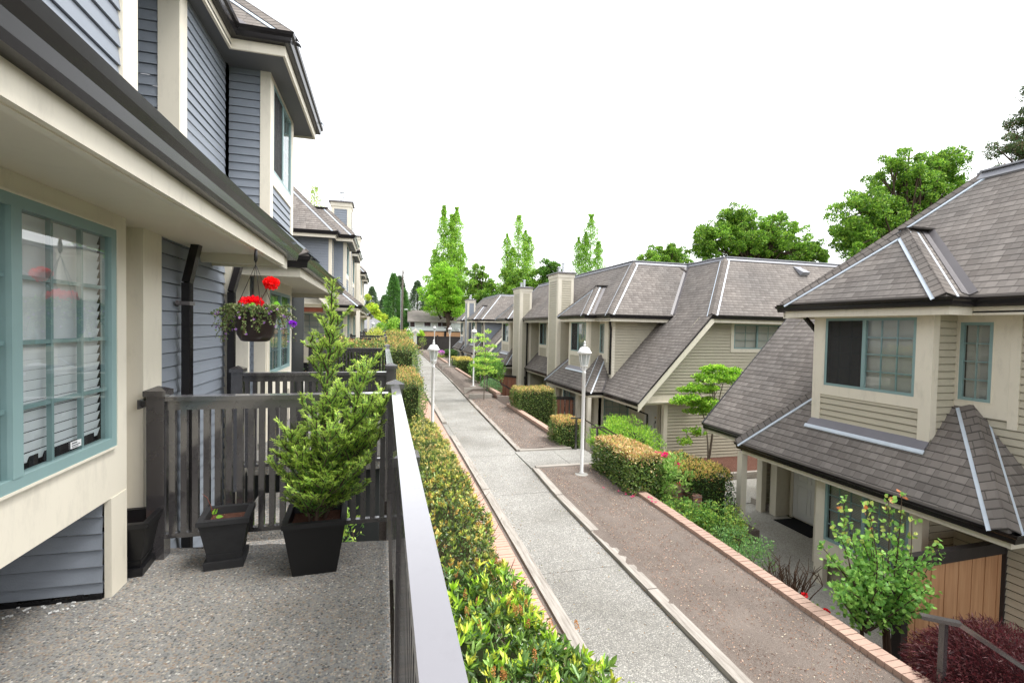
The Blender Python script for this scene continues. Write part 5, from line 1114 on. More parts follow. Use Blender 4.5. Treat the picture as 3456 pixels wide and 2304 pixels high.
near_hedge('hedge section with golden orange tips below the corner of the foreground railing', 8.0, 12.7, 13000, xf, zf, [((.42, .42, .15), (.24, .28, .08)), ((.36, .28, .13), (.20, .23, .08)), ((.25, .34, .09), (.10, .18, .05)), ((.42, .45, .23), (.13, .20, .07))], (.05, .020), [4, 1.2, 3, 2.2], 200, six=False)
OR = [(.36, .26, .11), (.40, .37, .15), (.28, .35, .09), (.32, .18, .09)]; SG = [(.04, .095, .03), (.075, .155, .04), (.15, .25, .06), (.13, .19, .08)]
hedge('low hedge with orange tips beside the second deck post', .2, 1.12, 13.3, 17.6, -1.8, .05, 14000, OR, SG, (.055, .022), rough=.13)
hedge('tall orange tipped hedge beyond the third railing on the left of the path', .15, 1.25, 18.0, 26.0, -1.8, .78, 20000, OR, SG, (.075, .028), rough=.20, twigs=160, rnd=1.0)
hedge('tall orange tipped hedge across the end of the second deck behind the third railing', -1.45, .12, 11.2, 12.5, -1.9, 1.12, 12000, OR, SG, (.06, .024), rough=.12)
hedge('far photinia hedge left of the path below the azalea', .1, 1.30, 26.4, 31.5, -1.7, 1.0, 9000, OR, SG, (.085, .032), rough=.22)
hedge('mixed green hedge in the far distance left of the path', .0, 1.2, 36.5, 48, -1.6, .55, 9000, [(.2, .3, .05), (.35, .35, .1)], SG, (.10, .04), rough=.15)
# right side hedges
TP = [(.40, .31, .17), (.46, .42, .25), (.34, .36, .12), (.36, .22, .12)]
hedge('clipped hedge with pale golden top beside the near lamp and the pink peony', 4.85, 5.62, 8.75, 10.62, -1.95, -.98, 16000, TP, SG, (.055, .022), rough=.05, wt=[2, 3, 2, 1], six=True, mat='leaf_gloss')
hedge('clipped hedge with coral orange top behind the dark stair handrails', 4.80, 5.55, 12.72, 13.75, -2.0, -1.02, 7000, [(.40, .26, .13), (.42, .34, .16), (.28, .34, .10)], SG, (.05, .02), rough=.05)
hedge('dense hedge with orange top and dark sides behind the peony, reaching down to the paving', 6.15, 7.25, 8.65, 10.5, -3.0, -1.42, 17000, [(.38, .27, .11), (.42, .36, .14), (.32, .38, .09)], [(.02, .055, .02), (.035, .085, .025), (.07, .14, .03)], (.055, .023), rough=.09, twigs=100)
hedge('box shaped hedge with orange top on the square brick planter', 5.05, 6.55, 17.75, 19.2, -2.3, -.82, 12000, [(.40, .28, .14), (.42, .37, .18), (.30, .36, .10)], SG, (.055, .022), rough=.05)
hedge('yellow tipped hedge along the far stairs by the blue house', 5.15, 6.6, 35.0, 38.4, -2.2, -.85, 6000, [(.45, .42, .12), (.42, .36, .10)], SG, (.09, .035), rough=.07, ztilt=.0)
def shrub(name, label, c, r, n, leaf, cols, wt=None, stems=6, mat='leaf', up=.5, six=False, cat='shrub', zb=None, k=.35, hemi=.4, smat='twig', core=None, clumps=0, var=.18, rnd=.7, srad=.008, group=None):
    zb = c[2] - r[2] if zb is None else zb; t = thing(name, (c[0], c[1], zb), label, cat, group)
    if clumps:
        q, _ = blob(clumps, c, r, .5, .2); Ps, Ds = [], []
        for ctr in q: p, d = blob(max(3, n // clumps), ctr, tuple(x * .33 for x in r), .4, .3); Ps.append(p); Ds.append(d)
        P, d = np.concatenate(Ps), np.concatenate(Ds); n = len(P)
    else: P, d = blob(n, c, r, k, hemi); P += d * lump(P, 2.5)[:, None] * min(r) * .18
    D = d * .8 + np.array([0, 0, up]) + RNG.normal(size=(n, 3)) * rnd; sc = RNG.uniform(.6, 1.3, n)
    leafmesh('foliage', P, D, leaf[0] * sc, leaf[1] * sc, pal(n, cols, wt, var), mat, t, six); m = MB()
    for i in range(stems):
        e, _ = blob(1, c, tuple(x * .8 for x in r)); limb(m, (c[0] + random.uniform(-.06, .06), c[1] + random.uniform(-.06, .06), zb), e[0], srad, srad * .4, .12)
    if stems: m.build('stems', smat, t, True)
    if core: m = MB(); m.lathe(c, [(r[0] * .1, -r[2] * .8), (r[0] * .62, -r[2] * .5), (r[0] * .68, 0), (r[0] * .5, r[2] * .45), (r[0] * .1, r[2] * .68)], 12); m.build('inner_mass', core, t, True)
    return t
shrub('shrub', 'rounded bright lime green shrub between the stair handrail and the white door', (6.95, 12.95, -1.75), (.95, 1.25, .62), 13000, (.085, .022), [(.17, .36, .04), (.25, .44, .06), (.10, .24, .04)], stems=5, core='core', zb=-3.0, hemi=.7, up=.9, rnd=.55, clumps=70)
shrub('shrub', 'soft green shrub behind the thin young tree', (5.6, 26.5, -.85), (.95, 1.6, .85), 6000, (.10, .045), [(.10, .25, .05), (.16, .34, .06), (.06, .15, .04)], stems=5, core='core')
shrub('shrub', 'blue green low shrub below the second lamp', (5.3, 24.0, -1.5), (.5, 1.2, .45), 2500, (.07, .03), [(.09, .20, .10), (.13, .27, .12)], stems=3)
shrub('shrub', 'loose lime green shrub at the left fence beyond the orange hedge', (-.35, 24.4, .55), (.5, .6, .9), 2200, (.10, .025), [(.30, .42, .07), (.40, .45, .12)], stems=9, zb=-1.2)
shrub('azalea', 'azalea with orange and yellow blossom on the left of the far path', (1.1, 33.0, .3), (.85, .9, 1.0), 5500, (.10, .05), [(.13, .30, .04), (.22, .40, .06), (.08, .18, .03), (.55, .40, .08)], wt=[4, 3, 3, 1], stems=6, zb=-1.4, clumps=40)
shrub('shrub', 'large layered light green shrub beyond the azalea', (.4, 41, 1.0), (1.0, 1.2, 1.1), 6000, (.13, .06), [(.17, .36, .05), (.27, .46, .07), (.09, .22, .04)], stems=5, zb=-1.4, clumps=26)
shrub('rhododendron', 'dark green bush with purple blossom beyond the far stairs', (5.9, 44.5, -.95), (.75, .8, .4), 2200, (.11, .05), [(.04, .10, .03), (.07, .15, .04)], stems=2, core='core')
m = []; Pb, Db = blob(260, (5.05, 43.4, -.80), (.24, .24, .18), .3, .6); o = leafmesh('purple_blossom', Pb, Db, .09, .08, pal(260, [(.32, .15, .42), (.42, .24, .52)]), 'leaf'); tag(o, 'clump of purple blossom in front of the far dark bush', 'flowers')
shrub('ground_plants', 'pale green low plants on the far brick wall', (5.25, 46, -1.15), (.45, 2.2, .22), 2600, (.09, .04), [(.25, .38, .10), (.16, .30, .07), (.34, .40, .15)], stems=0)
shrub('shrub', 'clipped bright green block shrub above the fence beside the gate', (4.75, 64.3, .2), (.5, .5, .8), 2600, (.09, .05), [(.22, .42, .03), (.30, .48, .05)], stems=2, zb=-1.6, core='core')
shrub('shrub', 'sparse vase shaped shrub in front of the dark fence', (4.75, 61.2, -.45), (.5, .25, .6), 500, (.10, .03), [(.16, .28, .06), (.24, .36, .08)], stems=14, zb=-1.6, smat='bark_grey', srad=.014)
# plants along the brick wall
WG = [(.17, .34, .07), (.10, .24, .06), (.26, .40, .09), (.07, .17, .05)]
shrub('plant', 'leafy green plant under the porch post behind the brick wall', (5.62, 7.75, -2.0), (.42, .5, .42), 1900, (.065, .03), WG, stems=8, zb=-2.85, clumps=22, group='plants behind the brick coping')
shrub('plant', 'tall feathery plant with a thin upright shoot beside the dense hedge', (5.95, 7.2, -1.95), (.3, .35, .62), 1100, (.042, .022), WG, stems=9, zb=-2.85, clumps=26)
shrub('plant', 'wide feathery blue green plant spilling over the brick coping', (5.55, 6.45, -2.0), (.42, .62, .40), 3600, (.036, .017), [(.12, .27, .10), (.17, .34, .12), (.08, .20, .07)], stems=12, zb=-2.85, clumps=40)
shrub('plant', 'small leafy clump at the foot of the peony by the brick corner', (5.55, 8.5, -1.95), (.35, .35, .35), 1500, (.05, .024), WG, stems=6, zb=-2.8, clumps=18)
shrub('plant', 'pale green shoots beside the brick edging close to the dense hedge', (7.2, 8.5, -2.45), (.25, .3, .42), 1200, (.045, .022), [(.3, .42, .08), (.17, .3, .05)], stems=5, zb=-3.0, clumps=14)
# dead twiggy shrub
t = thing('dead_shrub', (5.78, 5.72, -2.85), 'leafless brown twiggy shrub behind the brick coping', 'shrub'); m = MB()
for i in range(46):
    a = random.uniform(0, 6.28); e = np.array([5.74 + math.cos(a) * random.uniform(.05, .5), 5.70 + math.sin(a) * random.uniform(.05, .45), random.uniform(-2.12, -1.72)]); pts = limb(m, (5.74, 5.72, -2.85), e, .014, .005, .08)
    for j in range(7): p = pts[random.randint(1, 4)]; limb(m, p, p + np.array([random.uniform(-.13, .13), random.uniform(-.13, .13), random.uniform(.05, .2)]), .006, .0025, .1, 3, 4)
m.build('twigs', 'twig', t, True)
# rose bush
t = thing('rose_bush', (5.82, 4.5, -2.85), 'tall rose bush with round green leaves and coppery young shoots before the cedar fence', 'shrub'); m = MB(); Ps, Ds, Cs, Ls = [], [], [], []
for (bx, by) in ((5.74, 4.56), (5.98, 4.42), (6.02, 4.5)):
    m.tube([(bx, by, -2.9), (bx + .02, by, -2.4), (bx - .03, by, -2.0)], [.035, .028, .022], 8, False)
tops = [(5.36, 4.55, -.42, 1), (5.62, 4.5, -.50, 1), (5.20, 4.5, -.72, 1), (5.98, 4.5, -.45, 1), (6.12, 4.45, -.40, 1), (6.3, 4.45, -.72, 1), (5.82, 4.6, -.55, 1), (5.1, 4.6, -.98, .6)]
for i in range(34):
    a = random.uniform(0, 6.28); tops.append((5.98 + math.cos(a) * random.uniform(.2, .85), 4.5 + math.sin(a) * random.uniform(.1, .5), random.uniform(-1.62, -1.0), 0))
for (x, y, z, young) in tops:
    b0 = (random.choice((5.71, 5.99)), 4.5, -2.05); pts = limb(m, b0, (x, y, z), .011, .004, .12, 9)
    for j in range(2, 9):
        for q in range(12 if not young else 9):
            p = pts[j] + rdir(1)[0] * random.uniform(.02, .13 if not young else .08); Ps.append(p); Ds.append(rdir(1)[0] * .8 + np.array([0, 0, .3])); f = (p[2] + 1.15) / .7
            red = random.random() < max(0, f - .45) * .75
            Cs.append((.36, .15, .07) if red and random.random() < .5 else ((.27, .36, .10) if random.random() < f * .38 else random.choice([(.08, .21, .05), (.13, .30, .07), (.19, .38, .09)]))); Ls.append(random.uniform(.045, .075))
m.build('stems', 'bark', t, True); Ls = np.array(Ls); leafmesh('foliage', np.array(Ps), np.array(Ds), Ls, Ls * .72, np.array(Cs) * RNG.uniform(.85, 1.15, (len(Ps), 1)), 'leaf', t, True, .1)
def flower(name, label, c, r, n, col, parent=None, size=.03, cat='flower'):
    p, d = blob(n, c, (r, r, r * .75), .25, .6); o = leafmesh(name, p, d + RNG.normal(size=(n, 3)) * .5, size, size * .9, pal(n, [col, tuple(x * .75 for x in col), tuple(min(1, x * 1.2) for x in col)]), 'leaf', parent, True, .1)
    if parent is None: tag(o, label, cat)
    return o
for c, lab in (((5.56, 5.25, -1.98), 'small dark red rose bloom beside the brick coping left of the rose bush'), ((5.62, 4.97, -2.05), 'red rose bloom low by the brick coping at the foot of the rose bush')):
    t = thing('rose', (c[0], c[1], -2.8), lab, 'rose'); m = MB(); limb(m, (c[0] + .1, c[1] - .05, -2.8), c, .006, .004, .1); m.build('stem', 'twig', t); flower('bloom', '', c, .032, 40, (.5, .01, .02), t, .025)
    p, d = blob(60, (c[0] + .06, c[1] - .02, c[2] - .22), (.14, .14, .15)); leafmesh('foliage', p, d, .05, .028, pal(60, WG), 'leaf', t)
# peony
t = shrub('peony', 'peony bush with pink blooms in the corner of the brick coping', (5.72, 8.98, -1.48), (.50, .42, .40), 1900, (.095, .032), [(.14, .30, .07), (.20, .38, .10), (.10, .22, .05), (.27, .40, .14)], stems=14, zb=-2.0, clumps=34, six=True, srad=.007)
for c, r, n in (((5.54, 8.92, -1.02), .075, 90), ((5.44, 8.95, -1.04), .035, 30), ((5.80, 9.05, -1.06), .035, 30), ((5.98, 8.9, -1.24), .045, 40), ((6.0, 8.8, -1.62), .035, 26)): flower('bloom', '', c, r, n, (.80, .035, .20), t, .045)
t = thing('fallen_petals', (4.9, 8.8, SR(8.8)), 'bright pink peony petals fallen on the soil and brick coping', 'petals'); m = MB()
for (x, y) in ((4.48, 9.22), (4.70, 8.98), (4.82, 8.90), (4.86, 8.84), (4.90, 8.86), (4.94, 8.74), (4.86, 8.66), (4.80, 8.62), (5.06, 8.42), (5.09, 8.36), (5.05, 8.15), (5.0, 8.2), (4.76, 8.78), (4.95, 8.78)):
    z = (SR(y) + .02) if x < 4.98 else P_(y) + .14; a = random.uniform(0, 3.14); c, s = math.cos(a) * .035, math.sin(a) * .035; m.face([(x - c, y - s, z), (x + s * .6, y - c * .6, z + .008), (x + c, y + s, z + .012), (x - s * .6, y + c * .6, z + .006)])
m.build('petals', 'petal_pink', t)
# red lace leaf maple
t = shrub('japanese_maple', 'dark red lace leaf maple mound in the near right corner', (5.98, 3.35, -1.93), (.95, .62, .50), 26000, (.06, .009), [(.055, .013, .018), (.080, .020, .026), (.035, .009, .013), (.07, .028, .032)], stems=4, zb=-2.9, core='core_maple', hemi=.7, up=-.35, cat='tree', rnd=.35, k=.22)
# vine maple by the long wall
t = thing('vine_maple', (10.4, 13.75, -2.93), 'multi stemmed vine maple with layered green foliage against the beige side wall', 'tree'); m = MB(); Ps, Ds, Cs = [], [], []
tiers = [((10.45, 13.7, .32), (.42, .35, .13), 520), ((11.2, 13.8, .20), (.42, .35, .12), 520), ((10.2, 13.6, .05), (.40, .3, .10), 380), ((10.9, 13.7, -.02), (.5, .35, .10), 420), ((9.75, 13.6, -.28), (.50, .35, .11), 560), ((10.45, 13.7, -.35), (.40, .3, .10), 330), ((9.35, 13.6, -.62), (.48, .35, .11), 620), ((10.1, 13.6, -.72), (.50, .35, .12), 620), ((9.9, 13.6, -1.0), (.42, .3, .09), 350), ((10.45, 13.7, -.95), (.3, .25, .08), 200), ((9.8, 13.6, -1.72), (.35, .25, .08), 170), ((9.4, 13.6, -1.95), (.22, .2, .06), 80)]
for c, r, k in tiers:
    sub = []
    for _q in range(7):
        cc = np.array(c) + np.array([random.uniform(-.75, .75) * r[0], random.uniform(-.7, .7) * r[1], random.uniform(-.09, .10)]); sub.append(blob(int(k * .34), cc, (r[0] * .5, r[1] * .5, random.uniform(.05, .11)), .45))
    p = np.concatenate([q[0] for q in sub]); d = np.concatenate([q[1] for q in sub]); Ps.append(p); Ds.append(d * np.array([1, 1, .25]) + np.array([0, 0, .05]) + RNG.normal(size=(len(p), 3)) * .3); Cs.append(pal(len(p), [(.16, .34, .04), (.25, .44, .06), (.10, .24, .03)]) * random.uniform(.85, 1.15))
    e = np.array([10.5, 13.75, -1.4 + (c[2] + 1.7) * .35]); limb(m, e, c, .012, .004, .12)
for top in ((9.95, 13.7, -.6), (10.5, 13.7, .1), (11.0, 13.8, .1)): limb(m, (10.42, 13.75, -2.95), top, .032, .012, .10, 7, 8)
leafmesh('foliage', np.concatenate(Ps), np.concatenate(Ds), .07, .055, np.concatenate(Cs), 'leaf', t); m.build('trunk', 'bark_grey', t, True)
# thin young tree in the second soil bed
t = thing('young_tree', (4.42, 21.4, SR(21.4)), 'thin young tree with sparse light green leaves in the second soil bed', 'tree'); m = MB(); Ps, Ds, Cs = [], [], []; limb(m, (4.42, 21.4, SR(21.4)), (4.47, 21.4, 1.3), .028, .006, .01, 8, 7)
for (x, z, w, k) in ((4.37, 1.36, .14, 40), (3.95, 1.2, .22, 70), (4.15, 1.0, .25, 90), (3.7, .95, .2, 60), (4.4, .72, .28, 110), (3.9, .6, .25, 90), (4.2, .38, .35, 150), (4.65, .35, .2, 60), (4.0, .12, .38, 200), (4.5, .02, .3, 140), (4.8, .12, .18, 40), (3.8, -.15, .3, 120), (4.25, -.25, .35, 150), (4.6, -.45, .22, 90), (4.05, -.5, .25, 80)):
    x = 4.45 + (x - 4.22) * 1.05; c = (x, 21.4 + random.uniform(-.25, .25), z); p, d = blob(k, c, (w, w, .07), .5); Ps.append(p); Ds.append(d * np.array([1, 1, .3]) + RNG.normal(size=(k, 3)) * .3); Cs.append(pal(k, [(.26, .46, .08), (.34, .50, .12), (.18, .38, .06)])); limb(m, (4.43, 21.4, z - .3), c, .008, .003, .08)
leafmesh('foliage', np.concatenate(Ps), np.concatenate(Ds), .085, .055, np.concatenate(Cs), 'leaf', t); m.build('trunk', 'bark_grey', t, True)
# ---------------------------------------------------------------- yew in the black pot
t = thing('yew_tree', (-.40, 3.33, .28), 'young yew with bright green needles growing in the large black pot', 'tree'); m = MB(); NP, ND, NC, NF = [], [], [], []
def needles(a, b, tipf=0.0, ln=.021, step=.0042):
    a, b = np.array(a), np.array(b); L = np.linalg.norm(b - a); ax = (b - a) / (L + 1e-9); n = max(4, int(L / step)); al = np.linspace(0, 1, n); sd = nrm(np.cross(ax, (0, 0, 1)) + rdir(1)[0] * .25); upv = np.cross(sd, ax)
    for q in (-1, 1):
        ang = RNG.normal(size=n) * .35; D = ax * .62 + q * (sd * np.cos(ang)[:, None] + upv * np.sin(ang)[:, None]) * .85 + RNG.normal(size=(n, 3)) * .08
        NP.append(a + (b - a) * al[:, None]); ND.append(D); g = np.clip(al * .8 + tipf - .25 + RNG.normal(size=n) * .12, 0, 1)[:, None]; NC.append(np.array([(.080, .215, .050)]) * (1 - g) + np.array([(.38, .56, .12)]) * g); NF.append(np.tile(upv, (n, 1)))
def shoot(p, d, L, depth, tipf):
    d = nrm(d); q = p + d * L * .5 + rdir(1)[0] * L * .05; e = p + d * L + np.array([0, 0, L * .12]); m.tube([p, q, e], [.0035 + .002 * depth, .003 + .001 * depth, .0012], 4, False); needles(q if depth == 2 else p, e, tipf)
    if depth == 2: needles(p, q, tipf - .3)
    if depth > 0:
        k = int(L / (.030 if depth == 1 else .042))
        for i in range(k):
            f = (i + .6) / k; pp = p + (e - p) * f; sd = nrm(np.cross(d, (0, 0, 1)) + rdir(1)[0] * .35) * (1 if i % 2 else -1); shoot(pp, d * .75 + sd * .8 + np.array([0, 0, .18]), L * (.50 - .22 * f) * random.uniform(.8, 1.2), depth - 1, tipf + .1)
for (bx, by, tx, ty, tz, wid, z0, dn) in ((-.40, 3.33, -.325, 3.36, 1.70, .20, .34, 50), (-.36, 3.36, -.10, 3.36, 1.27, .19, .42, 36), (-.43, 3.30, -.55, 3.28, .84, .15, .31, 30), (-.36, 3.34, -.0, 3.40, 1.0, .18, .33, 34), (-.40, 3.28, -.30, 3.18, .9, .18, .32, 30)):
    A, B = np.array([bx, by, .28]), np.array([tx, ty, tz]); mid = (A + B) / 2 + np.array([random.uniform(-.02, .02), 0, 0]); m.tube([A, mid, B], [.013, .009, .003], 7, False)
    for i in range(dn):
        f = (i + .5) / dn; z = z0 + (tz - z0) * f; g = (z - .28) / (tz - .28); p = (A + (mid - A) * g * 2) if g < .5 else (mid + (B - mid) * (g - .5) * 2); a = i * 2.4 + random.uniform(-.4, .4)
        gap = .45 if (tz > 1.5 and 1.02 < z < 1.12) else 1; L = (wid * (1.15 - .85 * f) + .04) * random.choice((.45, .7, .9, 1.1, 1.5)) * gap; shoot(p, np.array([math.cos(a), math.sin(a) * .8, .55 + .8 * f]), L, 1 if L < .16 else 2, .05 + .25 * f)
    needles(mid, B, .5)
leafmesh('foliage', np.concatenate(NP), np.concatenate(ND), RNG.uniform(.020, .028, len(np.concatenate(NP))), .0055, np.concatenate(NC) * RNG.uniform(.8, 1.2, (len(np.concatenate(NP)), 1)), 'needle', t, False, .06, np.concatenate(NF)); m.build('trunk', 'bark', t, True)
# seedling in the grey pot
t = thing('seedling', (-1.02, 3.47, .28), 'tiny seedling with two green leaves in the grey pot', 'plant'); m = MB(); m.tube([(-1.03, 3.46, .27), (-1.05, 3.47, .38), (-1.07, 3.46, .44), (-1.10, 3.46, .47)], [.003, .0025, .002, .001], 4, False); m.tube([(-1.05, 3.47, .36), (-1.0, 3.47, .36)], [.002, .001], 4, False); m.build('stem', 'red_twig', t)
leafmesh('leaves', np.array([(-1.03, 3.46, .33), (-1.035, 3.46, .325), (-1.02, 3.46, .31)]), np.array([(.5, 0, .6), (.1, .2, 1), (.8, 0, .1)]), .042, .024, np.array([(.15, .36, .04), (.2, .42, .05), (.12, .3, .03)]), 'leaf', t, True)
# ---------------------------------------------------------------- hanging basket
bx, by, bz = -.878, 3.82, 1.425
t = thing('hanging_basket', (bx, by, bz), 'dark brown hanging basket on four wires under the soffit', 'hanging basket'); m = MB()
m.lathe((bx, by, bz), [(.075, 0), (.092, .006), (.118, .05), (.130, .12), (.134, .19), (.140, .195), (.140, .205), (.126, .205), (.12, .17)], 28); m.build('pot', 'brown_pot', t, True); m = MB()
for k in range(4): a = .5 + k * math.pi / 2; m.tube([(bx + .136 * math.cos(a), by + .136 * math.sin(a), bz + .2), (bx, by, bz + .545)], .0022, 5)
m.tube([(bx, by, bz + .54), (bx, by, bz + .60)], .003, 6); m.build('wires', 'gutter', t); m = MB(); m.lathe((bx, by, bz + .555), [(.004, 0), (.012, .02), (.013, .06), (.006, .10), (.004, .115)], 8); m.build('hook', 'gutter', t, True)
t2 = thing('trailing_plant', (bx, by, bz + .18), 'trailing grey green foliage dotted with small lilac flowers in the hanging basket', 'plant'); m = MB(); Ps, Ds, Cs, Fs = [], [], [], []
for i in range(95):
    a = random.uniform(0, 6.28); r = random.uniform(.08, .20); dz = random.uniform(-.17, .05) if random.random() < .75 else random.uniform(0, .08); p0 = np.array([bx + .11 * math.cos(a), by + .11 * math.sin(a), bz + .20]); p1 = p0 + np.array([math.cos(a) * r * .35, math.sin(a) * r * .35, .05]); p2 = np.array([bx + (.10 + r * .62) * math.cos(a) * (1.28 if abs(math.cos(a)) > .6 else 1), by + (.10 + r * .6) * math.sin(a), bz + .16 + dz])
    pts = [p0, p1, (p1 + p2) / 2 + rdir(1)[0] * .015, p2]; m.tube(pts, [.002, .0018, .0015, .001], 4, False)
    for j in range(30): f = random.random() * 2.99; q = int(f); p = pts[q] + (pts[q + 1] - pts[q]) * (f - q); Ps.append(p + rdir(1)[0] * .010); Ds.append(rdir(1)[0] + np.array([0, 0, .2])); Cs.append(random.choice([(.07, .13, .045), (.12, .18, .07), (.05, .09, .03), (.17, .23, .11)]))
    if random.random() < .40: Fs.append(p2 + rdir(1)[0] * .012)
    if random.random() < .16: Fs.append((p1 + p2) / 2 + rdir(1)[0] * .02)
m.build('stems', 'twig', t2); leafmesh('foliage', np.array(Ps), np.array(Ds), RNG.uniform(.012, .022, len(Ps)), .011, np.array(Cs), 'leaf', t2, True)
for c in Fs[:90]:
    Pf, Df, Cf = [], [], []
    ax = nrm(rdir(1)[0] + np.array([.1, -.9, .3])); 
    for k in range(5): a = k * 1.257; s1 = nrm(np.cross(ax, (0, 0, 1))); s2 = np.cross(ax, s1); Pf.append(c); Df.append(s1 * math.cos(a) + s2 * math.sin(a) + ax * .35); Cf.append((.20, .12, .36) if k else (.32, .26, .4))
    leafmesh('lilac_flower', np.array(Pf), np.array(Df), .0105, .010, np.array(Cf), 'leaf', t2, True)
t3 = thing('geranium', (bx, by, bz + .2), 'geranium with two scarlet flower heads in the hanging basket', 'flower'); m = MB(); m.tube([(bx, by, bz + .18), (bx + .03, by, bz + .28), (bx + .085, by, bz + .40)], .003, 5); m.tube([(bx + .03, by, bz + .18), (bx + .045, by - .02, bz + .33)], .002, 5); m.build('stem', 'twig', t3)
flower('flower_head', '', (bx + .10, by, bz + .415), .042, 260, (.85, .010, .012), t3, .024); flower('flower_head', '', (bx - .045, by - .03, bz + .265), .05, 130, (.80, .010, .02), t3, .026); flower('flower_head', '', (bx + .0, by - .03, bz + .272), .045, 110, (.85, .015, .03), t3, .026)
p = np.array([(bx + .11, by - .05, bz + .22), (bx + .02, by - .08, bz + .235), (bx - .01, by, bz + .22), (bx + .13, by, bz + .24)]); leafmesh('leaves', p, np.array([(.5, -.6, .3), (-.4, -.6, .3), (-.5, -.3, .5), (.3, .2, .8)]), .055, .06, np.array([(.10, .30, .02)] * 4), 'leaf', t3, True)
for c, n in (((bx - .03, by - .11, bz + .225), 60), ((bx + .245, by - .02, bz + .13), 80)): flower('violet_flowers', 'purple verbena cluster in the hanging basket' if n == 60 else 'purple verbena cluster at the right edge of the hanging basket', c, .020, n, (.20, .03, .48), None, .016)

# green undergrowth seen through the deck railing, litter on the path
shrub('plant', 'small leafy plants on the ground behind the foreground railing', (-.35, 4.75, -.75), (.42, .45, .55), 1500, (.06, .024), [(.14, .27, .05), (.22, .34, .07), (.06, .13, .04)], stems=10, zb=-1.8, clumps=22)
shrub('plant', 'leafy plants between the second and third railings by the hedge', (-.2, 11.0, -.4), (.3, .3, .9), 1200, (.06, .024), [(.14, .27, .05), (.22, .34, .07)], stems=6, zb=-1.8, clumps=14)
t = thing('leaf_litter', (2.8, 8, -1.84), 'scattered dry leaves and twigs along the edges of the path', 'leaf litter'); t['kind'] = 'stuff'; n = 900; y = RNG.uniform(2, 24, n); e_ = RNG.random(n) ** 3 * .5; x = np.where(RNG.random(n) < .5, np.array([XLF(a) for a in y]) + e_, np.array([XRF(a) for a in y]) - e_); z = np.array([P_(a) for a in y]) + .006
o = leafmesh('leaves', np.stack([x, y, z], 1), RNG.normal(size=(n, 3)) * np.array([1, 1, .1]), RNG.uniform(.012, .035, n), .012, pal(n, [(.22, .14, .07), (.12, .08, .04), (.30, .22, .12), (.16, .2, .06)]), 'leaf', t, False, .05); o['kind'] = 'stuff'
# ---------------------------------------------------------------- background trees
G1 = [(.085, .20, .028), (.14, .29, .04), (.055, .14, .025), (.20, .36, .05)]; G2 = [(.065, .17, .03), (.11, .25, .04), (.045, .11, .022)]
def poplar(label, x, y, z0, cols, n, pl):
    t = thing('poplar_tree', (x, y, z0), label, 'tree', 'tall thin poplars beyond the houses'); Ps, Ds, Cs = [], [], []; m = MB(); m.tube([(x, y, z0), (x, y, z0 + 5), (x, y, z0 + 12)], [.4, .3, .15], 8, False)
    for (dx, zt, w, zb) in cols:
        k = int(n * (zt - zb) / 12); al = RNG.random(k) ** .85; z = zb + (zt - zb) * al; r = w * 2.0 * np.clip((1 - al) * 1.5, .05, 1) ** .6 * np.minimum(1, al * 4 + .45) * (1 + .3 * np.sin(z * 1.7 + dx * 3) + .25 * np.sin(z * 4.1 + dx)); a = RNG.random(k) * 6.28; rr = RNG.random(k) ** .6; gap = (np.sin(z * 2.3 + dx * 5 + a * 2) > -.45) | (RNG.random(k) < .35)
        P = np.stack([x + dx + r * rr * np.cos(a), y + r * rr * np.sin(a), z], 1)[gap]; Ps.append(P); Ds.append(np.stack([np.cos(a) * .4, np.sin(a) * .4, np.ones(k)], 1)[gap] + RNG.normal(size=(len(P), 3)) * .5); Cs.append(pal(len(P), pl))
        m.tube([(x, y, z0 + 2), (x + dx * .8, y, zb + 1), (x + dx, y, zt - .5)], [.2, .13, .02], 6, False)
    P = np.concatenate(Ps); leafmesh('crown', P, np.concatenate(Ds), RNG.uniform(.14, .30, len(P)), .13, np.concatenate(Cs), 'leaf', t); m.build('trunk', 'bark', t, True)
PG = [(.17, .35, .05), (.25, .44, .07), (.11, .25, .04)]
poplar('tallest poplar with twin tops behind the leafy tree at the end of the path', 9.4, 75, -1, [(-.65, 19.8, .85, 3), (.6, 18.6, .7, 5), (1.3, 19.7, .95, 3), (-1.9, 13.0, .8, 3), (2.1, 14, .8, 3)], 7600, PG)
poplar('middle poplar with thin spires above the far house', 21.8, 80, -1, [(-1.8, 17.2, .8, 5), (.2, 20.5, 1.0, 5), (2.2, 17.0, .8, 5), (-.8, 15, .9, 5), (1.4, 18, .7, 5)], 5600, PG)
poplar('right poplar behind the tall chimney', 34.8, 80, -1, [(-1.9, 17.5, .9, 5), (.4, 21.7, 1.25, 5), (1.9, 17.0, .8, 5), (-.6, 18.5, .8, 5)], 6200, [(.12, .27, .04), (.17, .34, .05)])
poplar('pale slender birch behind the left roof', -8.0, 62, -1, [(0, 17.6, 1.0, 4), (-1.3, 15.6, .8, 4), (.9, 15, .7, 4)], 2200, [(.30, .42, .15), (.22, .34, .10)])
tree('deciduous_tree', 'bright green leafy tree with forked trunk at the end of the path', (9.3, 71, -1.6), [((7.5, 71, 6.2), (2.4, 2, 3.0)), ((9.4, 71, 6.6), (2.1, 2, 3.4)), ((10.3, 71, 4.6), (1.6, 1.8, 2.5)), ((8.2, 71, 9.1), (1.5, 1.5, 1.8))], 150, 220, .19, [(.17, .37, .035), (.24, .45, .05), (.11, .27, .03)], (.4, .75), .35, .3)
tree('deciduous_tree', 'rounded green maple left of the middle poplar', (12.8, 66, -1.2), [((12.3, 66, 7.2), (2.4, 2, 3.1)), ((14.7, 66, 6.0), (1.9, 1.6, 2.2))], 120, 190, .20, G1, (.3, .65), .3, hollow=.6)
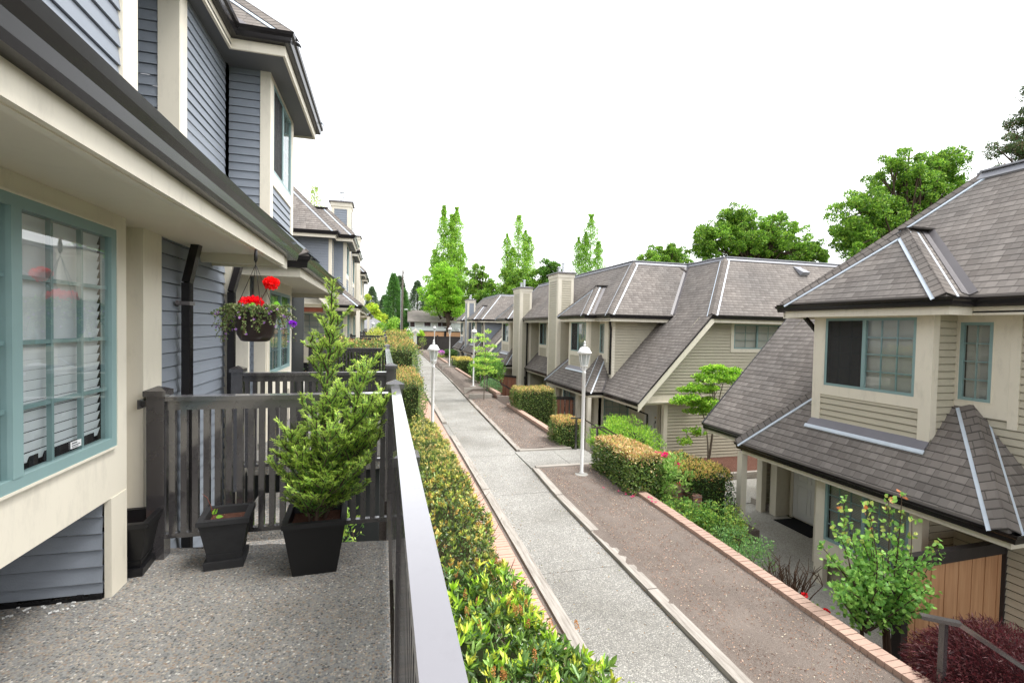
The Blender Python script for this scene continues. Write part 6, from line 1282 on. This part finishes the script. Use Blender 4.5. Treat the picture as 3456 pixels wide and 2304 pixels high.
tree('deciduous_tree', 'green maple below the middle poplar', (17, 61, -1.2), [((16.6, 61, 7.2), (2.6, 2, 2.7)), ((19.5, 61, 6.8), (1.6, 1.6, 2.3))], 120, 190, .20, G1, (.32, .7), .3, hollow=.6)
tree('deciduous_tree', 'small dark green tree left of the tall chimney', (20.4, 59, -1.2), [((20.4, 59, 8.3), (1.2, 1.2, 2.4))], 24, 220, .24, G2, (.4, .7), .22)
tree('deciduous_tree', 'low green tree just left of the tallest chimney behind the ridge', (13.9, 66, -1.2), [((14.2, 66, 4.5), (2.2, 2, 2.4))], 36, 220, .25, G2, (.5, .9), .3)
tree('maple_tree', 'smaller green maple at the left end of the big maples above the ridge', (36, 58, -1), [((34.6, 58, 10.6), (2.6, 2, 2.2)), ((37.8, 58, 11.2), (2.4, 2, 2.0))], 160, 200, .18, G1, (.3, .6), .4, hollow=.6)
tree('maple_tree', 'broad green maple rising over the middle of the long ridge', (40, 47, -1), [((38.2, 46, 11.8), (3.4, 3, 3.0)), ((34.0, 46, 11.0), (2.4, 2.2, 2.2)), ((43, 46, 12.2), (3.4, 3, 2.8)), ((46.8, 46, 10.8), (2.6, 2.4, 2.0)), ((37, 46, 13.8), (1.8, 1.8, 1.6))], 480, 210, .18, G1, (.30, .62), .5, hollow=.55, limbs=.35)
tree('maple_tree', 'tall green maple behind the nearest right house', (46, 34, -1), [((42.0, 34, 11.5), (3.8, 3, 3.4)), ((45.5, 34, 15.0), (3.6, 3, 3.4)), ((49.5, 34, 16.6), (2.6, 2.4, 2.6)), ((51.5, 34, 13.0), (3.6, 3, 3.2)), ((47, 34, 11.0), (4.0, 3, 3.0)), ((39.8, 34, 9.8), (1.8, 1.8, 2.0))], 620, 210, .18, G1, (.32, .66), .6, hollow=.55, limbs=.35)
tree('conifer', 'dark conifer with drooping twigs at the right edge of the photo', (56, 30, -1), [((55.5, 30, 18), (2.6, 2, 5.0)), ((52.3, 30, 17.9), (2.6, 1.5, .8)), ((53.5, 30, 20.5), (1.6, 1.2, .6)), ((54.0, 30, 23.0), (1.4, 1, .6)), ((51.5, 30, 15.5), (1.8, 1.5, .6))], 130, 190, .22, [(.045, .10, .045), (.08, .14, .06), (.10, .09, .05)], (.35, .7), .4, aspect=.35, droop=.7, hemi=0)
def cone_tree(label, x, y, z0, zt, r, n, pl, leaf=.22, lobes=9, name='conifer'):
    t = thing(name, (x, y, z0), label, 'tree', 'dark conifers beyond the far houses'); al = RNG.random(n) ** .8; a = RNG.random(n) * 6.28; w = r * (1 - al) ** .75 * (1 + .22 * np.sin(a * lobes + al * 9) + .13 * np.sin(al * 37 + a * 3)); rr = RNG.random(n) ** .28
    P = np.stack([x + w * rr * np.cos(a), y + w * rr * np.sin(a), z0 + (zt - z0) * al], 1) + RNG.normal(size=(n, 3)) * .12; D = np.stack([np.cos(a), np.sin(a), np.full(n, .5)], 1) + RNG.normal(size=(n, 3)) * .4
    leafmesh('crown', P, D, RNG.uniform(.6, 1.4, n) * leaf, leaf * .45, pal(n, pl) * (.85 + .3 * np.sin(a * 5 + al * 20) ** 2)[:, None], 'leaf', t); m = MB(); m.tube([(x, y, z0 - .3), (x, y, zt - .5)], [.3, .03], 7, False); m.build('trunk', 'bark', t)
CG = [(.07, .19, .055), (.11, .26, .065), (.05, .13, .035)]; CD = [(.045, .09, .055), (.065, .12, .065), (.09, .15, .08)]
cone_tree('broad green cedar left of the utility pole', 1.5, 78, -1.2, 9.4, 2.5, 16000, CG); cone_tree('green cedar right of the utility pole', 3.1, 79, -1.2, 7.2, 1.6, 9000, CG)
cone_tree('dark fir behind the utility pole', 3.0, 96, -1.2, 10.8, 3.4, 9000, CD, .3); cone_tree('dark fir above the white far house', 6.6, 100, -1.2, 10.4, 3.6, 9000, CD, .32); cone_tree('dark fir to the right above the far roof', 9.3, 102, -1.2, 9.0, 3.4, 8000, CD, .32)
cone_tree('small dark fir behind the last left house', -2.4, 110, -1.2, 9.6, 3.0, 7000, CD, .32); cone_tree('low dark fir between the left house and the cedar', .2, 112, -1.2, 8.0, 3.2, 7000, CD, .32); cone_tree('dark fir half hidden by the last left roof', -6.5, 108, -1.2, 8.5, 3.5, 6000, CD, .32)
cone_tree('dark fir behind the leafy tree at the end of the path', 12.5, 99, -1.2, 8.5, 3.6, 7000, CD, .32)
tree('deciduous_tree', 'yellow green rounded tree behind the last left house', (-1.6, 70, -1.2), [((-1.7, 70, 3.6), (1.2, 1.2, 1.8)), ((-.6, 70, 2.4), (.8, 1, 1.4))], 26, 220, .22, [(.30, .44, .05), (.22, .38, .05), (.38, .46, .08)], (.35, .6), .2)
for i, (x, y, r, zt, lab) in enumerate(((16, 78, 4, 7, 'far wood edge tree behind the chimneys'), (24, 82, 4, 8, 'far tree behind the poplars'), (30, 84, 4.5, 9, 'far tree filling the gap right of the poplars'), (-10, 90, 5, 7, 'far tree hidden behind the left row'))):
    tree('deciduous_tree', lab, (x, y, -1.2), [((x, y, zt * .5), (r, 3, zt * .5))], 34, 150, .34, G2, (.7, 1.2), .3)
# ---------------------------------------------------------------- far buildings
t = thing('far_house', (6.5, 76, -1.2), 'low white and brown house with grey roof beyond the end of the path', 'house'); m = MB(); m.box(3.9, 12.5, 75, 82, -1.2, 2.25); m.build('wall', 'far_white', t)
m = MB(); roofface(m, [(3.5, 74.3, 2.20), (13, 74.3, 2.20), (13, 79, 4.0), (3.7, 79, 4.0)], .12); m.hexa([(7.9, 73.2, 2.1), (10.0, 73.2, 2.1), (10.0, 75.5, 2.1), (7.9, 75.5, 2.1), (8.8, 73.2, 2.75), (9.0, 73.2, 2.75), (9.0, 77, 2.9), (8.8, 77, 2.9)]); m.build('roof', 'far_roof', t)
for (a, b) in ((3.95, 4.6), (6.05, 7.0), (8.1, 8.65), (8.75, 9.6)): m = MB(); m.box(a, b, 74.93, 74.99, 1.38, 2.12); m.build('shutter', 'far_brown', t)
for (a, b) in ((4.7, 5.95), (7.1, 8.0)): m = MB(); m.box(a, b, 74.95, 74.99, 1.38, 2.12); m.build('window', 'glass_far', t) if 'glass_far' in MATS else m.build('window', 'slat_warm', t)
m = MB(); m.box(4.2, 9.1, 73.2, 73.25, .6, 1.25); m.box(4.6, 9.3, 73.18, 73.26, 1.42, 1.50)
for x in (4.6, 6.2, 7.8, 9.25): m.box(x - .03, x + .03, 73.18, 73.26, .6, 1.46)
m.build('balcony_rail', 'far_white', t)
t = thing('far_house', (-1, 60, -1.2), 'grey hipped garage roof behind the last left house', 'garage'); m = MB(); m.box(-4, .9, 58.4, 64, -1.2, 1.15); m.build('wall', 'far_white', t); m = MB()
A = [(-4.4, 58, 1.12), (1.2, 58, 1.12), (1.2, 64.5, 1.12), (-4.4, 64.5, 1.12)]; R0, R1_ = (-1.2, 60.5, 2.45), (-1.2, 62, 2.45)
for q in ([A[0], A[1], R0], [A[1], A[2], R1_, R0], [A[2], A[3], R1_], [A[3], A[0], R0, R1_]): roofface(m, q, .1)
m.build('roof', 'grey_roof', t)
m = MB(); m.box(10.6, 13.5, 70, 74, -1, 1.15); tag(m.build('far_trailer', 'far_white'), 'long white vehicle roof seen over the brown fence', 'vehicle')
# utility pole
t = thing('utility_pole', (2.75, 76, -1.2), 'weathered wooden utility pole without crossarms beside the cedar', 'utility pole'); m = MB(); m.tube([(2.75, 76, -1.2), (2.77, 76, 4.6), (2.82, 76, 9.9)], [.19, .16, .12], 10); m.build('pole', 'pole_wood', t); m = MB(); m.tube([(2.57, 75.9, -1), (2.57, 75.9, 6.95)], .05, 6); m.build('conduit', 'steel', t)
m = MB()
for z, l in ((9.5, .3), (8.75, .25), (8.5, -.26), (7.5, .2)): m.bar((2.8, 75.9, z), (2.8 + l, 75.85, z + .06), .07, .07)
m.build('bracket', 'far_brown', t); m = MB(); m.lathe((3.35, 75.8, 3.98), [(.03, -.1), (.3, -.06), (.3, .05), (.05, .1)], 8); m.build('street_light', 'far_white', t)
def wire(label, a, b, sag, r=.018):
    m = MB(); pts = [(a[0] + (b[0] - a[0]) * q, a[1] + (b[1] - a[1]) * q, a[2] + (b[2] - a[2]) * q - sag * 4 * q * (1 - q)) for q in np.linspace(0, 1, 12)]; m.tube(pts, r, 4); tag(m.build('wire', 'gutter'), label, 'wire')
wire('upper thin wire from the pole towards the left houses', (2.78, 75.9, 6.65), (-20, 77, 7.0), .5); wire('second thin wire just below the upper one', (2.78, 75.9, 6.15), (-20, 77, 6.4), .5); wire('thick wire at mid height running left from the pole', (2.78, 75.9, 4.42), (-20, 77, 4.6), .3, .035); wire('wire running right from the pole into the leafy tree', (2.78, 75.9, 4.42), (25, 75, 4.3), .5, .03)
# gate arch and fences at the end of the path
t = thing('garden_gate', (3.9, 62, -1.65), 'cream wooden gate arch with a small gabled roof at the end of the path', 'gate'); m = MB(); m.box(3.83, 3.99, 61.8, 61.95, -1.66, .82); m.box(3.58, 3.70, 62.5, 62.62, -1.66, .78); m.build('post', 'cream', t); m = MB()
for z in (-1.2, -.75, -.3, .1): m.box(3.60, 3.66, 61.95, 62.55, z, z + .07)
for y in (61.98, 62.2, 62.42): m.box(3.60, 3.66, y, y + .06, -1.3, .2)
m.build('lattice', 'cream', t); m = MB(); roofface(m, [(3.35, 61.6, .74), (3.35, 62.9, .74), (3.88, 62.9, 1.23), (3.88, 61.6, 1.23)], .06); roofface(m, [(4.40, 61.6, .74), (4.40, 62.9, .74), (3.88, 62.9, 1.23), (3.88, 61.6, 1.23)], .06); m.build('roof', 'grey_roof', t)
m = MB(); m.hexa([(3.35, 61.54, .54), (3.88, 61.54, 1.02), (3.88, 61.59, 1.02), (3.35, 61.59, .54), (3.35, 61.54, .75), (3.88, 61.54, 1.23), (3.88, 61.59, 1.23), (3.35, 61.59, .75)]); m.hexa([(3.88, 61.54, 1.02), (4.40, 61.54, .54), (4.40, 61.59, .54), (3.88, 61.59, 1.02), (3.88, 61.54, 1.23), (4.40, 61.54, .75), (4.40, 61.59, .75), (3.88, 61.59, 1.23)]); m.build('barge_board', 'cream', t)
fence('board_fence', 'dark painted fence across the end of the path', (4.2, 62.3), (12.5, 62.1), -2.9, .25, 70, 'dark_wood', .0, .14, .1, trimmat='dark_wood')
m = MB(); m.box(6.57, 6.76, 61.95, 62.1, -1.7, .40); tag(m.build('fence_post', 'dark_wood'), 'taller square post in the middle of the dark fence', 'fence post')
fence('wood_fence', 'brown wooden fence with dark posts behind the dark fence', (5.3, 67), (8.2, 67), -1.6, .89, 16, 'cedar', .0, .2, .12, trimmat='dark_wood'); fence('wood_fence', 'right part of the brown wooden fence behind the dark fence', (8.3, 67), (14, 67), -1.6, .87, 30, 'cedar', .0, .2, .12, trimmat='dark_wood')
fence('wood_fence', 'low dark fence on the left behind the far hedges', (-7, 57), (1.6, 57), -1.7, .42, 60, 'dark_wood', .0, .14, .1, trimmat='dark_wood')
# roof vents
def vent(label, p, n, s=1):
    t = thing('roof_vent', p, label, 'roof vent', 'metal roof vents'); n = nrm(n); e = np.array((0, 1., 0)) if abs(n[1]) < .3 else np.array((1., 0, 0)); e = nrm(e - n * (e @ n)); up = np.cross(n, e); up = up if up[2] > 0 else -up; P = np.array(p, float)
    B = [P + e * a * s + up * b * s for a, b in ((-.17, -.22), (.17, -.22), (.17, .25), (-.17, .25))]; Tt = [P + e * a * s + up * b * s + n * h * s for a, b, h in ((-.15, -.22, .15), (.15, -.22, .15), (.12, .18, .02), (-.12, .18, .02))]
    m = MB(); m.hexa(B + Tt); o = m.build('hood', 'ridge_metal', t); bv = o.modifiers.new('b', 'BEVEL'); bv.width = .03; bv.segments = 3
NW = nrm((-1.06, 0, 1)); vent('metal roof vent below the ridge behind the tall chimney', (9.95, 23.5, 4.13 - .28), NW); vent('metal roof vent near the ridge between the two tall chimneys', (9.95, 30.6, 3.85), NW)
NS = nrm((0, -1.07, 1)); vent('metal roof vent on the long side roof facing the camera', (16.2, 16.05, 4.05), NS, 1.15); vent('small roof vent on the far blue house', (9.9, 48.5, 3.9), NW)
# soil litter in the near beds
t = thing('wood_chips', (4.3, 6, -1.8), 'pale wood chips and twigs scattered over the near soil bed', 'wood chips'); n = 9000; x = RNG.uniform(3.6, 4.98, n); y = RNG.uniform(1.5, 10.8, n) ; z = np.array([SR(a) for a in y]) + .004; P = np.stack([x, y, z], 1); D = RNG.normal(size=(n, 3)) * np.array([1, 1, .25]); o = leafmesh('chips', P, D, RNG.uniform(.008, .035, n), .009, pal(n, [(.42, .33, .27), (.22, .14, .10), (.55, .48, .42), (.10, .06, .045)], [3, 4, 1.2, 3]), 'leaf', t, False, .02); o['kind'] = 'stuff'; t['kind'] = 'stuff'
t = thing('wood_chips', (4.3, 17, -1.7), 'scattered chips over the second soil bed', 'wood chips'); n = 3500; x = RNG.uniform(3.6, 4.95, n); y = RNG.uniform(12.8, 21.5, n); z = np.array([SR(a) for a in y]) + .004; P = np.stack([x, y, z], 1); D = RNG.normal(size=(n, 3)) * np.array([1, 1, .25]); o = leafmesh('chips', P, D, RNG.uniform(.012, .045, n), .012, pal(n, [(.42, .33, .27), (.22, .14, .10), (.55, .48, .42), (.10, .06, .045)], [3, 4, 1.2, 3]), 'leaf', t, False, .02); o['kind'] = 'stuff'; t['kind'] = 'stuff'
